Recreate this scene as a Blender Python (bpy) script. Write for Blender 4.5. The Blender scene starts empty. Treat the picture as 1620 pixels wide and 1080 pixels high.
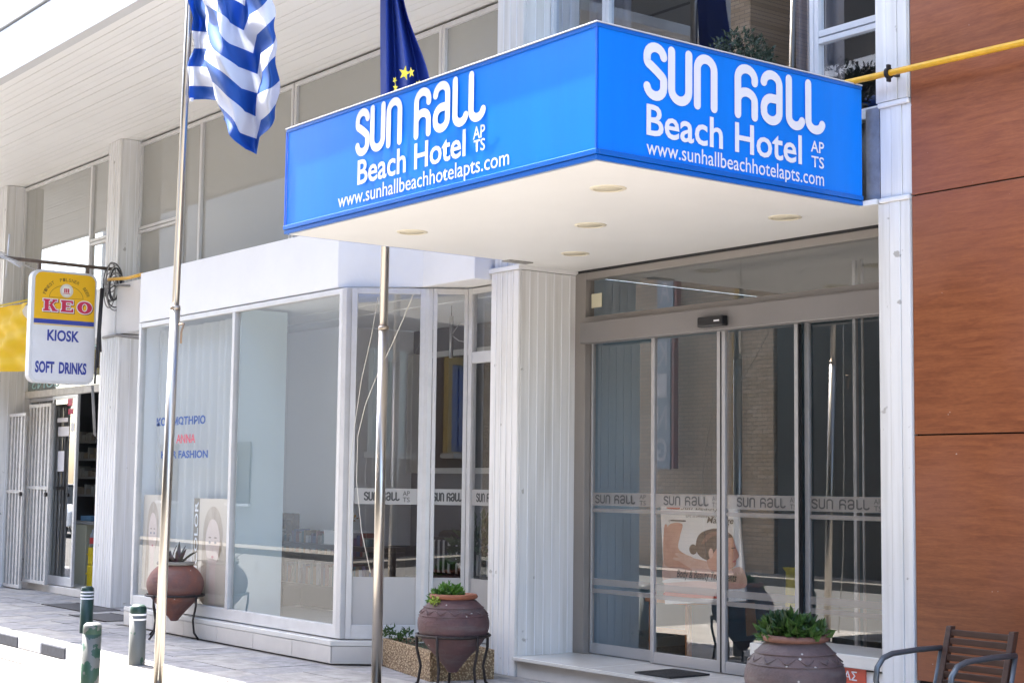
import bpy, bmesh, math, random
from mathutils import Vector, Matrix
random.seed(7)
S = bpy.context.scene
COL = S.collection
# ------------------------------------------------------------------ camera
FPX, YAW, PITCH, ROLL = 2494.95, 0.921554, 0.0904203, 0.01199698
CAM = Vector((0, 0, 1.564))
def _basis():
    cy, sy, cp, sp = math.cos(YAW), math.sin(YAW), math.cos(PITCH), math.sin(PITCH)
    F = Vector((-sy*cp, cy*cp, sp)); r = Vector((cy, sy, 0)); u = r.cross(F)
    cr, sr = math.cos(ROLL), math.sin(ROLL)
    return cr*r+sr*u, -sr*r+cr*u, F
CR, CU, CF = _basis()
cam = bpy.data.cameras.new('camera'); co = bpy.data.objects.new('camera', cam); COL.objects.link(co)
cam.sensor_width = 36; cam.lens = FPX*36/1620; cam.clip_end = 500; cam.clip_start = .05
m = Matrix((CR, CU, -CF)).transposed().to_4x4(); m.translation = CAM
co.matrix_world = m; S.camera = co
# ------------------------------------------------------------------ sky, sun, exposure
SUN_EL, SUN_AZ = 57.0, 266.6          # azimuth clockwise from +Y; the sun stands along the street, to the left
w = bpy.data.worlds.new("World"); S.world = w; w.use_nodes = True
nt = w.node_tree; nt.nodes.clear()
sk = nt.nodes.new('ShaderNodeTexSky'); sk.sky_type = 'NISHITA'; sk.sun_disc = False
sk.sun_elevation = math.radians(SUN_EL); sk.sun_rotation = math.radians(SUN_AZ); sk.dust_density = 2.5
bg = nt.nodes.new('ShaderNodeBackground'); bg.inputs[1].default_value = .15
wo = nt.nodes.new('ShaderNodeOutputWorld')
nt.links.new(sk.outputs[0], bg.inputs[0]); nt.links.new(bg.outputs[0], wo.inputs[0])
sl = bpy.data.lights.new('sun', 'SUN'); sl.energy = 5; sl.angle = math.radians(.5); sl.color = (1, .95, .88)
so = bpy.data.objects.new('sun', sl); COL.objects.link(so)
a, e = math.radians(SUN_AZ), math.radians(SUN_EL)
so.rotation_euler = Vector((math.sin(a)*math.cos(e), math.cos(a)*math.cos(e), math.sin(e))).to_track_quat('Z', 'Y').to_euler()
so.location = (0, 0, 20)
S.view_settings.view_transform = 'Standard'; S.view_settings.look = 'None'
S.view_settings.gamma = 1; S.view_settings.exposure = 3.1
S.view_settings.use_curve_mapping = False
S.render.engine = 'CYCLES'
S.cycles.max_bounces = 10; S.cycles.diffuse_bounces = 5; S.cycles.glossy_bounces = 5; S.cycles.transparent_max_bounces = 24
# ------------------------------------------------------------------ surveying: a point of the photograph on a real plane
def _ray(px, py): return CR*((px-810)/FPX) - CU*((py-540)/FPX) + CF
def onY(px, py, y): d = _ray(px, py); return CAM + d*((y-CAM.y)/d.y)
def onX(px, py, x): d = _ray(px, py); return CAM + d*((x-CAM.x)/d.x)
def onZ(px, py, z): d = _ray(px, py); return CAM + d*((z-CAM.z)/d.z)
# ------------------------------------------------------------------ materials
MATS = {}
def mat(name, col, rough=.6, metal=0., noise=0., nscale=6., col2=None, bump=0., bscale=60., stretch=(1, 1, 1), spec=.5, alpha=1., emit=0., trans=0.):
    if name in MATS: return MATS[name]
    M = bpy.data.materials.new(name); M.use_nodes = True; MATS[name] = M
    t = M.node_tree; b = t.nodes['Principled BSDF']
    b.inputs['Roughness'].default_value = rough; b.inputs['Metallic'].default_value = metal
    b.inputs['Specular IOR Level'].default_value = spec
    c = tuple(col)+(1,); b.inputs['Base Color'].default_value = c
    tc = t.nodes.new('ShaderNodeTexCoord'); mp = t.nodes.new('ShaderNodeMapping'); mp.inputs['Scale'].default_value = stretch
    geo = t.nodes.new('ShaderNodeNewGeometry'); t.links.new(geo.outputs['Position'], mp.inputs[0])
    if noise or col2:
        n = t.nodes.new('ShaderNodeTexNoise'); n.inputs['Scale'].default_value = nscale; n.inputs['Detail'].default_value = 8; n.inputs['Roughness'].default_value = .65
        t.links.new(mp.outputs[0], n.inputs['Vector'])
        r = t.nodes.new('ShaderNodeValToRGB'); r.color_ramp.elements[0].position = .3; r.color_ramp.elements[1].position = .7
        c2 = col2 if col2 else tuple(x*(1-noise) for x in col)
        r.color_ramp.elements[0].color = tuple(c2)+(1,); r.color_ramp.elements[1].color = c
        t.links.new(n.outputs[0], r.inputs[0]); t.links.new(r.outputs[0], b.inputs['Base Color'])
    if bump:
        n2 = t.nodes.new('ShaderNodeTexNoise'); n2.inputs['Scale'].default_value = bscale; n2.inputs['Detail'].default_value = 4
        t.links.new(mp.outputs[0], n2.inputs['Vector'])
        bp = t.nodes.new('ShaderNodeBump'); bp.inputs['Strength'].default_value = bump; bp.inputs['Distance'].default_value = .01
        t.links.new(n2.outputs[0], bp.inputs['Height']); t.links.new(bp.outputs[0], b.inputs['Normal'])
    if emit:
        b.inputs['Emission Color'].default_value = c; b.inputs['Emission Strength'].default_value = emit
    if trans:   # thin cloth: part of the light goes through
        tr = t.nodes.new('ShaderNodeBsdfTranslucent'); tr.inputs[0].default_value = c
        mx = t.nodes.new('ShaderNodeMixShader'); mx.inputs[0].default_value = trans
        t.links.new(b.outputs[0], mx.inputs[1]); t.links.new(tr.outputs[0], mx.inputs[2]); t.links.new(mx.outputs[0], t.nodes['Material Output'].inputs[0])
        if col2 or noise: t.links.new(r.outputs[0], tr.inputs[0])
    return M
def glass(name, tint=(1, 1, 1), base=.0, ior=1.45, rough=0., film=0., filmcol=(.5, .5, .5), wob=0.):
    """flat window glass: clear transmission, fresnel reflection (coating adds a constant), optional dusty film"""
    M = bpy.data.materials.new(name); M.use_nodes = True; MATS[name] = M; t = M.node_tree; t.nodes.clear()
    out = t.nodes.new('ShaderNodeOutputMaterial'); tr = t.nodes.new('ShaderNodeBsdfTransparent'); gl = t.nodes.new('ShaderNodeBsdfGlossy')
    tr.inputs[0].default_value = tuple(tint)+(1,); gl.inputs[1].default_value = rough
    fr = t.nodes.new('ShaderNodeFresnel'); fr.inputs[0].default_value = ior
    ad = t.nodes.new('ShaderNodeMath'); ad.operation = 'ADD'; ad.use_clamp = True; ad.inputs[1].default_value = base
    mx = t.nodes.new('ShaderNodeMixShader')
    t.links.new(fr.outputs[0], ad.inputs[0])
    # the coating reflects once, on the face the light meets first; the back of the same pane only transmits
    bf = t.nodes.new('ShaderNodeNewGeometry'); iv = t.nodes.new('ShaderNodeMath'); iv.operation = 'SUBTRACT'; iv.inputs[0].default_value = 1
    mu = t.nodes.new('ShaderNodeMath'); mu.operation = 'MULTIPLY'
    t.links.new(bf.outputs['Backfacing'], iv.inputs[1]); t.links.new(iv.outputs[0], mu.inputs[0]); t.links.new(ad.outputs[0], mu.inputs[1]); t.links.new(mu.outputs[0], mx.inputs[0])
    src = tr
    if film:
        df = t.nodes.new('ShaderNodeBsdfDiffuse'); df.inputs[0].default_value = tuple(filmcol)+(1,)
        m2 = t.nodes.new('ShaderNodeMixShader'); m2.inputs[0].default_value = film
        t.links.new(tr.outputs[0], m2.inputs[1]); t.links.new(df.outputs[0], m2.inputs[2]); src = m2
    t.links.new(src.outputs[0], mx.inputs[1]); t.links.new(gl.outputs[0], mx.inputs[2]); t.links.new(mx.outputs[0], out.inputs[0])
    if wob:
        n = t.nodes.new('ShaderNodeTexNoise'); n.inputs['Scale'].default_value = 1.3; g = t.nodes.new('ShaderNodeNewGeometry'); t.links.new(g.outputs['Position'], n.inputs['Vector'])
        bp = t.nodes.new('ShaderNodeBump'); bp.inputs['Strength'].default_value = wob; bp.inputs['Distance'].default_value = .05
        t.links.new(n.outputs[0], bp.inputs['Height']); t.links.new(bp.outputs[0], gl.inputs['Normal'])
    return M
WHITE = mat('white_cladding', (.74, .74, .75), .42, noise=.1, nscale=2.2, bump=.08, bscale=25, stretch=(1, 1, .25))
def dirty_white():
    M = mat('weathered_white', (.74, .74, .75), .42); t = M.node_tree; b = t.nodes['Principled BSDF']
    g = t.nodes.new('ShaderNodeNewGeometry'); mp = t.nodes.new('ShaderNodeMapping'); mp.inputs['Scale'].default_value = (14, 14, .7)
    n = t.nodes.new('ShaderNodeTexNoise'); n.inputs['Scale'].default_value = 1; n.inputs['Detail'].default_value = 6
    t.links.new(g.outputs['Position'], mp.inputs[0]); t.links.new(mp.outputs[0], n.inputs['Vector'])
    r = t.nodes.new('ShaderNodeValToRGB'); r.color_ramp.elements[0].position = .28; r.color_ramp.elements[1].position = .55
    r.color_ramp.elements[0].color = (.61, .595, .565, 1); r.color_ramp.elements[1].color = (.765, .755, .74, 1)
    t.links.new(n.outputs[0], r.inputs[0])
    # grime near the foot and small chips
    n2 = t.nodes.new('ShaderNodeTexNoise'); n2.inputs['Scale'].default_value = 9; n2.inputs['Detail'].default_value = 5; t.links.new(g.outputs['Position'], n2.inputs['Vector'])
    r2 = t.nodes.new('ShaderNodeValToRGB'); r2.color_ramp.elements[0].position = .70; r2.color_ramp.elements[1].position = .735
    t.links.new(n2.outputs[0], r2.inputs[0])
    mx = t.nodes.new('ShaderNodeMixRGB'); mx.inputs[2].default_value = (.42, .40, .37, 1); t.links.new(r2.outputs[0], mx.inputs[0]); t.links.new(r.outputs[0], mx.inputs[1])
    t.links.new(mx.outputs[0], b.inputs['Base Color']); return M
CLAD = dirty_white()
BEAD = mat('bead_white', (.84, .84, .85), .35)
ALU = mat('aluminium_frame', (.60, .60, .61), .38, .35, noise=.12, nscale=8)
ALUW = mat('white_aluminium', (.70, .69, .68), .4, .05, noise=.14, nscale=5, stretch=(1, 1, .4))
TAUPE = mat('taupe_aluminium', (.30, .275, .255), .4, .15, noise=.08, nscale=3)
SOFF = mat('cream_soffit', (.85, .835, .81), .5, noise=.06, nscale=.8)
CEIL = mat('canopy_soffit', (.82, .81, .785), .5, noise=.05, nscale=1.2, bump=.15, bscale=2.5)
PLAS = mat('white_plaster', (.81, .80, .785), .7, noise=.06, nscale=1.5, bump=.2, bscale=18)
BLUE = mat('sign_blue', (.0, .215, .84), .35, spec=.3, noise=.13, nscale=1.5, stretch=(3, 3, .5), bump=.12, bscale=1.2)
BLUED = mat('sign_trim_blue', (.0, .12, .50), .3)
LETT = mat('letter_white', (.78, .78, .82), .5)
TILE = mat('beige_tile', (.64, .60, .55), .35, noise=.12, nscale=3)
MARB = mat('white_marble', (.68, .66, .62), .22, noise=.14, nscale=2.5)
DARK = mat('black_gasket', (.012, .012, .014), .5)
STEEL = mat('stainless_steel', (.52, .48, .43), .32, 1., noise=.12, nscale=5, stretch=(1, 1, .2))
IRON = mat('dark_iron', (.05, .04, .038), .55, .6, noise=.5, nscale=30)
YEL = mat('yellow_pipe', (.78, .42, .015), .4, noise=.25, nscale=14)
SLAB = mat('paving_grey', (.34, .335, .34), .85, noise=.5, nscale=7, bump=.5, bscale=40)
SLAB2 = mat('paving_light', (.40, .385, .365), .85, noise=.5, nscale=4.5, bump=.5, bscale=40)
ASPH = mat('asphalt', (.095, .092, .088), .9, noise=.35, nscale=30, bump=.6, bscale=90)
PALE = mat('pale_concrete', (.30, .28, .255), .9, noise=.45, nscale=6, bump=.5, bscale=60)
KB = mat('kerb_black', (.05, .055, .075), .7, noise=.5, nscale=20); KW = mat('kerb_white', (.62, .63, .66), .7, noise=.35, nscale=14)
G_DOOR = glass('door_glass', (.965, .975, .98), .15)
G_SHOP = glass('shop_glass', (.975, .99, .99), .09, film=.012, filmcol=(.62, .72, .74))
G_UP = glass('upper_glass', (.9, .92, .9), .05, film=.55, filmcol=(.60, .59, .55))
G_DARK = glass('dark_upper_glass', (.85, .89, .95), .16)
G_KI = glass('kiosk_glass', (.8, .84, .86), .22)
# ------------------------------------------------------------------ mesh builder
class MB:
    def __init__(s): s.v = []; s.f = []; s.sm = []
    def add(s, vs, fs, smooth=False):
        o = len(s.v); s.v += [tuple(v) for v in vs]; s.f += [tuple(i+o for i in f) for f in fs]; s.sm += [smooth]*len(fs); return s
    def box(s, x0, x1, y0, y1, z0, z1):
        x0, x1 = sorted((x0, x1)); y0, y1 = sorted((y0, y1)); z0, z1 = sorted((z0, z1))
        return s.add([(x0, y0, z0), (x1, y0, z0), (x1, y1, z0), (x0, y1, z0), (x0, y0, z1), (x1, y0, z1), (x1, y1, z1), (x0, y1, z1)],
                     [(0, 3, 2, 1), (4, 5, 6, 7), (0, 1, 5, 4), (1, 2, 6, 5), (2, 3, 7, 6), (3, 0, 4, 7)])
    def slab(s, a, b, z0, z1, t0, t1):
        """vertical slab along plan line a->b, offset t0..t1 to its left-hand normal"""
        d = Vector((b[0]-a[0], b[1]-a[1])); d.normalize(); n = Vector((-d.y, d.x))
        p = [(a[0]+n.x*t0, a[1]+n.y*t0), (b[0]+n.x*t0, b[1]+n.y*t0), (b[0]+n.x*t1, b[1]+n.y*t1), (a[0]+n.x*t1, a[1]+n.y*t1)]
        return s.prism(p, z0, z1)
    def prism(s, p, z0, z1):
        n = len(p)
        return s.add([(x, y, z0) for x, y in p]+[(x, y, z1) for x, y in p], [tuple(range(n))[::-1], tuple(range(n, 2*n))]+[(i, (i+1) % n, n+(i+1) % n, n+i) for i in range(n)])
    def frame(s, a, b, z0, z1, w, t0, t1, wt=None, wb=None):
        wt = wt or w; wb = wb or w
        d = Vector((b[0]-a[0], b[1]-a[1])); L = d.length; d.normalize()
        A = Vector(a); q = lambda k: A+d*k
        s.slab(q(0), q(w), z0, z1, t0, t1); s.slab(q(L-w), q(L), z0, z1, t0, t1)
        s.slab(q(w), q(L-w), z0, z0+wb, t0+.002, t1-.002); s.slab(q(w), q(L-w), z1-wt, z1, t0+.002, t1-.002); return s
    def tube(s, pts, r, n=10, cap=True):
        pts = [Vector(p) for p in pts]; rs = r if isinstance(r, (list, tuple)) else [r]*len(pts); vs = []; fs = []
        up = Vector((0, 0, 1))
        prev = None
        for i, p in enumerate(pts):
            t = (pts[min(i+1, len(pts)-1)]-pts[max(i-1, 0)]).normalized()
            if prev is None: a = t.cross(up) if abs(t.dot(up)) < .95 else t.cross(Vector((1, 0, 0)))
            else: a = prev-t*prev.dot(t)
            a.normalize(); prev = a; b = t.cross(a)
            for k in range(n): vs.append(p+(a*math.cos(2*math.pi*k/n)+b*math.sin(2*math.pi*k/n))*rs[i])
        for i in range(len(pts)-1):
            for k in range(n): fs.append((i*n+k, i*n+(k+1) % n, (i+1)*n+(k+1) % n, (i+1)*n+k))
        s.add(vs, fs, True)
        if cap: o = len(s.v)-len(vs); s.f += [tuple(o+k for k in range(n))[::-1], tuple(o+len(vs)-n+k for k in range(n))]; s.sm += [False, False]
        return s
    def lathe(s, prof, c=(0, 0, 0), n=40, wob=0):
        vs = []; fs = []
        for (r, z) in prof:
            for k in range(n): th = 2*math.pi*k/n; vs.append((c[0]+r*math.cos(th), c[1]+r*math.sin(th), c[2]+z))
        for i in range(len(prof)-1):
            for k in range(n): fs.append((i*n+k, i*n+(k+1) % n, (i+1)*n+(k+1) % n, (i+1)*n+k))
        return s.add(vs, fs, True)
    def build(s, name, m, parent=None, bevel=0, label=None):
        me = bpy.data.meshes.new(name); me.from_pydata(s.v, [], s.f); me.polygons.foreach_set('use_smooth', s.sm); me.materials.append(m); me.update()
        o = bpy.data.objects.new(name, me); COL.objects.link(o)
        if parent: put(o, parent)
        if bevel:
            b = o.modifiers.new('bevel', 'BEVEL'); b.width = bevel; b.segments = 2; b.limit_method = 'ANGLE'; b.harden_normals = False
        if label: o['label'] = label
        return o
def put(o, parent):
    o.parent = parent
    off = Vector((0, 0, 0)); p = parent
    while p is not None:
        off += p.location
        if p.parent is None: break
        off += p.matrix_parent_inverse.translation; p = p.parent
    o.matrix_parent_inverse = Matrix.Translation(-off)
    return o
def thing(name, label, cat, loc=(0, 0, 0), group=None):
    o = bpy.data.objects.new(name, None); COL.objects.link(o); o.location = loc; o.empty_display_size = .2; return tag(o, label, cat, group)
def tag(o, label, cat, group=None):
    o['label'] = label; o['category'] = cat
    if group: o['group'] = group
    return o
def struct(o, kind='structure'): o['kind'] = kind; return o
def share(src, name, dx, parent):
    o = bpy.data.objects.new(name, src.data); COL.objects.link(o); o.location = Vector(src.location)+Vector(dx); put(o, parent)
    for md in src.modifiers:
        b = o.modifiers.new(md.name, md.type)
        if md.type == 'BEVEL': b.width = md.width; b.segments = md.segments; b.limit_method = 'ANGLE'
    return o
def copy_tree(o, parent=None, loc=None):
    c = o.copy(); COL.objects.link(c)
    if parent: c.parent = parent
    if loc is not None: c.location = loc
    for ch in list(o.children): copy_tree(ch, c)
    return c
# flat graphics on a real surface: origin O, right vector U, up vector V (metres), normal N towards the viewer
class Plane:
    def __init__(s, O, U, V=(0, 0, 1)):
        s.O = Vector(O); s.U = Vector(U).normalized(); s.V = Vector(V).normalized(); s.N = s.U.cross(s.V).normalized()
    def p(s, u, v, d=0): return s.O+s.U*u+s.V*v+s.N*d
    def px(s, x, y):   # plane coordinates of a photograph point
        d = _ray(x, y); t = (s.O-CAM).dot(s.N)/d.dot(s.N); q = CAM+d*t-s.O; return q.dot(s.U), q.dot(s.V)
    def poly(s, mb, pts, d=.002): return mb.add([s.p(u, v, d) for u, v in pts], [tuple(range(len(pts)))])
    def ell(s, mb, cu, cv, ru, rv, d=.002, n=28, rot=0):
        c, q = math.cos(rot), math.sin(rot)
        return s.poly(mb, [(cu+ru*math.cos(2*math.pi*k/n)*c-rv*math.sin(2*math.pi*k/n)*q, cv+ru*math.cos(2*math.pi*k/n)*q+rv*math.sin(2*math.pi*k/n)*c) for k in range(n)], d)
    def stroke(s, mb, pts, w, d=.002, cap=True):
        pts = [Vector(p) for p in pts]; n = len(pts); L = []; R = []
        for i in range(n):
            t = (pts[min(i+1, n-1)]-pts[max(i-1, 0)]).normalized(); q = Vector((-t.y, t.x))*w/2
            L.append(pts[i]+q); R.append(pts[i]-q)
        out = list(L)
        if cap:
            t = (pts[-1]-pts[-2]).normalized(); a0 = math.atan2(t.x, -t.y)
            a0 = math.atan2((L[-1]-pts[-1]).y, (L[-1]-pts[-1]).x)
            out += [pts[-1]+Vector((math.cos(a0-math.pi*k/8), math.sin(a0-math.pi*k/8)))*w/2 for k in range(1, 8)]
        vs = [s.p(q.x, q.y, d) for q in L]+[s.p(q.x, q.y, d) for q in R]
        mb.add(vs, [(i, n+i, n+i+1, i+1) for i in range(n-1)])
        if cap:
            for e, sg in ((0, 1), (n-1, -1)):
                a0 = math.atan2((L[e]-pts[e]).y, (L[e]-pts[e]).x)
                arc = [pts[e]+Vector((math.cos(a0+sg*math.pi*k/8), math.sin(a0+sg*math.pi*k/8)))*w/2 for k in range(9)]
                mb.add([s.p(q.x, q.y, d) for q in arc], [tuple(range(9))])
        return mb
    def text(s, string, name, m, parent, u0, u1, v0, v1, d=.003, bold=0., shear=0., slope=0., vbase=None):
        """fits the ink of the string into u0..u1, v0..v1 (slope: rise of the baseline over the width)"""
        cu = bpy.data.curves.new(name, 'FONT'); cu.body = string; cu.offset = bold; cu.shear = shear; cu.resolution_u = 3
        tmp = bpy.data.objects.new('tmp', cu); COL.objects.link(tmp)
        dg = bpy.context.evaluated_depsgraph_get(); me = bpy.data.meshes.new_from_object(tmp.evaluated_get(dg)); bpy.data.objects.remove(tmp); bpy.data.curves.remove(cu)
        xs = [v.co.x for v in me.vertices]; ys = [v.co.y for v in me.vertices]; a, b, c, e = min(xs), max(xs), min(ys), max(ys)
        for v in me.vertices:
            k = (v.co.x-a)/max(b-a, 1e-6); u = u0+k*(u1-u0); vv = v0+(v.co.y-c)/max(e-c, 1e-6)*(v1-v0)+k*slope
            v.co = s.p(u, vv, d)
        me.materials.clear(); me.materials.append(m); me.name = name
        o = bpy.data.objects.new(name, me); COL.objects.link(o); put(o, parent); return o
def arc(cx, cy, rx, ry, a0, a1, n=14): return [(cx+rx*math.cos(math.radians(a0+(a1-a0)*k/n)), cy+ry*math.sin(math.radians(a0+(a1-a0)*k/n))) for k in range(n+1)]
def smooth(L, k=5):
    o = []; n = len(L)
    for i in range(n):
        p0, p1, p2, p3 = L[i-1], L[i], L[(i+1) % n], L[(i+2) % n]
        for s_ in range(k):
            t = s_/k; o.append(tuple(.5*((2*b_)+(-a_+c_)*t+(2*a_-5*b_+4*c_-d_)*t*t+(-a_+3*b_-3*c_+d_)*t**3) for a_, b_, c_, d_ in zip(p0, p1, p2, p3)))
    return o
def LOGO():
    """strokes of the rounded 'sun hall' wordmark; unit height 1, returns list of (stroke) and total width"""
    W = []
    # s
    W.append(arc(.23, .75, .17, .17, 10, 180, 10)+arc(.23, .68, .17, .10, 180, 235, 4)+[(.25, .52)]+arc(.23, .36, .17, .12, 50, 0, 4)+arc(.23, .25, .17, .17, 0, -170, 10))
    # u
    W.append([(.56, .92), (.56, .5)]+arc(.74, .27, .18, .19, 180, 360, 14)+[(.92, .5), (.92, .92)])
    # n
    W.append([(1.10, .08), (1.10, .5)]+arc(1.28, .73, .18, .19, 180, 0, 14)+[(1.46, .5), (1.46, .08)])
    # h with hooked ascender
    W.append([(1.98, .08), (1.98, .4)]+arc(2.17, .74, .19, .18, 180, -12, 14))
    W.append(arc(2.17, .34, .185, .16, 160, 0, 12)+[(2.355, .25), (2.355, .08)])
    # a
    W.append(arc(2.74, .75, .18, .17, 175, 0, 12)+[(2.92, .5)]+arc(2.74, .25, .18, .17, 0, -165, 14))
    W.append(arc(2.74, .29, .18, .20, 195, 90, 8)+[(2.86, .49)])
    # l l
    W.append([(3.14, .92), (3.14, .4)]+arc(3.30, .24, .16, .16, 180, 340, 12))
    W.append([(3.60, .92), (3.60, .4)]+arc(3.77, .24, .17, .16, 180, 345, 12))
    return W, 4.0
def logo(P, name, m, parent, u0, u1, v0, v1, d=.003, w=.15, slope=0.):
    st, T = LOGO(); mb = MB(); sx = (u1-u0)/T; sy = (v1-v0)
    for i, s_ in enumerate(st):
        P.stroke(mb, [(u0+x*sx, v0+y*sy+slope*x/T) for x, y in s_], w*sy, d+i*.0003)
    return mb.build(name, m, parent)

# ================================================================== GROUND
b = MB(); b.add([(-150, -60, -.12), (80, -60, -.12), (80, 120, -.12), (-150, 120, -.12)], [(0, 1, 2, 3)])
struct(b.build('road', ASPH))
YK = 5.72
pav = thing('pavement', '', ''); del pav['label'], pav['category']; struct(pav)
MB().box(-60, 12, YK+.13, 9.3, -.119, -.012).build('bedding', PALE, pav)
slabs = []
def pslab(mt, w, d): 
    return MB().box(0, w, 0, d, -.012, 0)
sm_ = {}
for mi, mt in enumerate((SLAB, SLAB2)):
    o = pslab(mt, .396, .396); sm_[mi] = o
cnt = 0
first = {}
for i in range(36):
    for j in range(6):
        x = -22.8+i*.4; y = YK+.15+j*.4
        if y > 7.9: continue
        if x > -16.5 and y > 6.95 and x < -11.7: continue
        if cnt > 285: continue
        mi = 0 if random.random() < .6 else 1
        if mi not in first:
            o = sm_[mi].build('paving_slab', (SLAB, SLAB2)[mi], pav); first[mi] = o; o.location = (x, y, 0)
        else:
            o = bpy.data.objects.new('paving_slab', first[mi].data); COL.objects.link(o); put(o, pav); o.location = (x, y, random.uniform(-.002, .003))
        o.rotation_euler = (random.uniform(-.004, .004), random.uniform(-.004, .004), 0); cnt += 1
q = MB()
for i in range(20):
    for j in range(6):
        x = -8.4+i*.4; y = YK+.15+j*.4
        q.box(x, x+.396, y, y+.396, -.012, random.uniform(-.001, .002))
for i in range(40):
    for j in range(6): x = -38.8+i*.4; y = YK+.15+j*.4; q.box(x, x+.396, y, y+.396, -.012, random.uniform(-.001, .002))
o = q.build('paving_slab', SLAB, pav); o['kind'] = 'stuff'
# kerb: black and white stones, ending beside the dropped apron
kerb = thing('kerb', '', ''); del kerb['label'], kerb['category']; struct(kerb)
for i in range(34):
    x1 = -13.75-i*.62
    MB().box(x1-.615, x1, YK, YK+.13, -.119, .006).build('kerb_stone', KW if i % 2 == 0 else KB, kerb, bevel=.018)
MB().prism([(-13.745, YK)]+[(-13.745+.35*math.sin(t), YK-.35+.35*math.cos(t)) for t in [0, .3, .6, .9, 1.2, 1.57]]+[(-13.395, 5.2), (-13.30, 5.2), (-13.30, YK+.13), (-13.745, YK+.13)], -.119, .006).build('kerb_stone', KW, kerb, bevel=.015)
ap = MB(); ap.prism([(-13.29, 3.6), (12, 3.6), (12, YK+.129), (-13.29, YK+.129)], -.119, -.004)
struct(ap.build('footpath', PALE))
# gutter strip of dirt along the kerb
struct(MB().box(-34, -13.4, YK-.42, YK-.002, -.119, -.112).build('gutter', mat('gutter_dirt', (.20, .19, .18), .9, noise=.5, nscale=14)))
# drain covers in the pavement
for (x0, x1, y0, y1, lb) in ((-19.4, -18.1, 7.42, 7.85, 'dark metal drain cover by the foot of the ribbed column beside the kiosk'), (-17.75, -16.75, 7.12, 7.6, 'dark drain cover left of the hair salon window')):
    d = thing('drain_cover', lb, 'drain cover', ((x0+x1)/2, (y0+y1)/2, .004))
    MB().box(x0, x1, y0, y1, .004, .009).build('plate', mat('drain_metal', (.09, .09, .095), .6, .4, noise=.4, nscale=25), d, bevel=.002)
    f = MB(); f.box(x0-.02, x1+.02, y0-.02, y0, .004, .012); f.box(x0-.02, x1+.02, y1, y1+.02, .004, .012); f.build('rim', IRON, d)

# ================================================================== HOTEL BUILDING
hotel = thing('hotel_building', 'white hotel building with ribbed pillars, boarded soffit and long upper windows above the shops', 'building', (-14, 9, 0))
ZS, YW, YF = 5.89, 8.25, 5.70
# soffit of long boards running with the street
sof = MB().box(-40, -10.85, YF+.03, 8.4, ZS+.014, ZS+.1).build('soffit', SOFF, hotel)
NB = 23; bw = (8.24-(YF+.12))/NB
pb = MB().box(-40, -10.85, 0, bw-.005, ZS, ZS+.013)
o0 = pb.build('board', SOFF, sof); o0.location = (0, YF+.12, 0)
for k in range(1, NB):
    o = bpy.data.objects.new('board', o0.data); COL.objects.link(o); put(o, sof); o.location = (0, YF+.12+k*bw, random.uniform(-.002, .002))
FAS = mat('fascia_white', (.60, .60, .60), .6, noise=.08, nscale=1.2)
MB().box(-40, -10.85, YF, YF+.115, ZS-.01, ZS+.52).build('fascia', FAS, hotel, bevel=.006)
MB().box(-40, -10.85, YF+.03, YF+.11, ZS+.521, ZS+.549).build('fascia_groove', mat('groove_grey', (.2, .2, .2), .8), hotel)
MB().box(-40, -10.85, YF-.01, YF+.1, ZS+.55, ZS+3.2).build('fascia', FAS, hotel, bevel=.006)
# upper floors beyond the picture
MB().box(-60, -6.34, 8.5, 9.4, 4.25, 16).build('wall', PLAS, hotel) if False else None
MB().box(-10.845, 3, YF+.3, 8.2, 8.3, 11).build('shade_balcony', PLAS, hotel)  # unseen slab, added to keep the sun off the brown wall and pots
MB().box(-40, -6.34, 8.7, 14, 8.31, 16).build('upper_wall', PLAS, hotel)
MB().box(-40, -10.85, YF+.12, 14, ZS+.9, 8.3).build('upper_slab', PLAS, hotel)
# pillars with vertical cladding strips
def pillar(x0, x1, y0, y1, z0, z1, nf, ns, nm='pillar', sides='FR'):
    c = MB().box(x0+.02, x1-.02, y0+.02, y1, z0, z1).build(nm, CLAD, hotel)
    w = (x1-x0-.024)/nf
    for k in range(nf):
        xa = x0+.012+k*w
        MB().box(xa+.0008, xa+w-.0008, y0, y0+.019, z0+.002, z1-.002).build('cladding_strip', CLAD, c, bevel=.002)
        if k: MB().box(xa-.004, xa+.004, y0-.006, y0-.0005, z0+.002, z1-.002).build('bead', BEAD, c, bevel=.002)
    w = (y1-y0-.024)/ns
    for k in range(ns):
        ya = y0+.024+k*w
        if 'R' in sides: MB().box(x1-.019, x1, ya+.0008, ya+w-.0008, z0+.002, z1-.002).build('cladding_strip', CLAD, c, bevel=.002)
        if 'R' in sides and k: MB().box(x1+.0005, x1+.006, ya-.004, ya+.004, z0+.002, z1-.002).build('bead', BEAD, c, bevel=.002)
        if 'L' in sides: MB().box(x0, x0+.019, ya+.003, ya+w-.003, z0+.002, z1-.002).build('cladding_strip', CLAD, c, bevel=.004)
    MB().box(x1-.02, x1-.006, y0+.006, y0+.022, z0+.001, z1-.001).build('corner_bead', CLAD, c)
    return c
pillar(-10.81, -10.405, 7.968, 8.60, .0, 3.36, 5, 7, sides='RL')
pillar(-10.80, -10.41, 7.99, 8.60, 3.402, 8.29, 4, 6, sides='RL')
MB().box(-10.825, -10.39, 7.95, 8.6, 3.362, 3.40).build('pillar_cap', PLAS, hotel)
pillar(-19.17, -18.76, 7.97, 8.45, 4.022, ZS-.002, 5, 5)
pillar(-19.13, -18.52, 7.93, 8.9, .0, 3.37, 8, 8)
pillar(-23.32, -22.90, 7.97, 8.45, 3.9, ZS-.002, 5, 4)
pillar(-23.35, -22.80, 7.93, 8.9, .0, 3.37, 8, 8)
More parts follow.
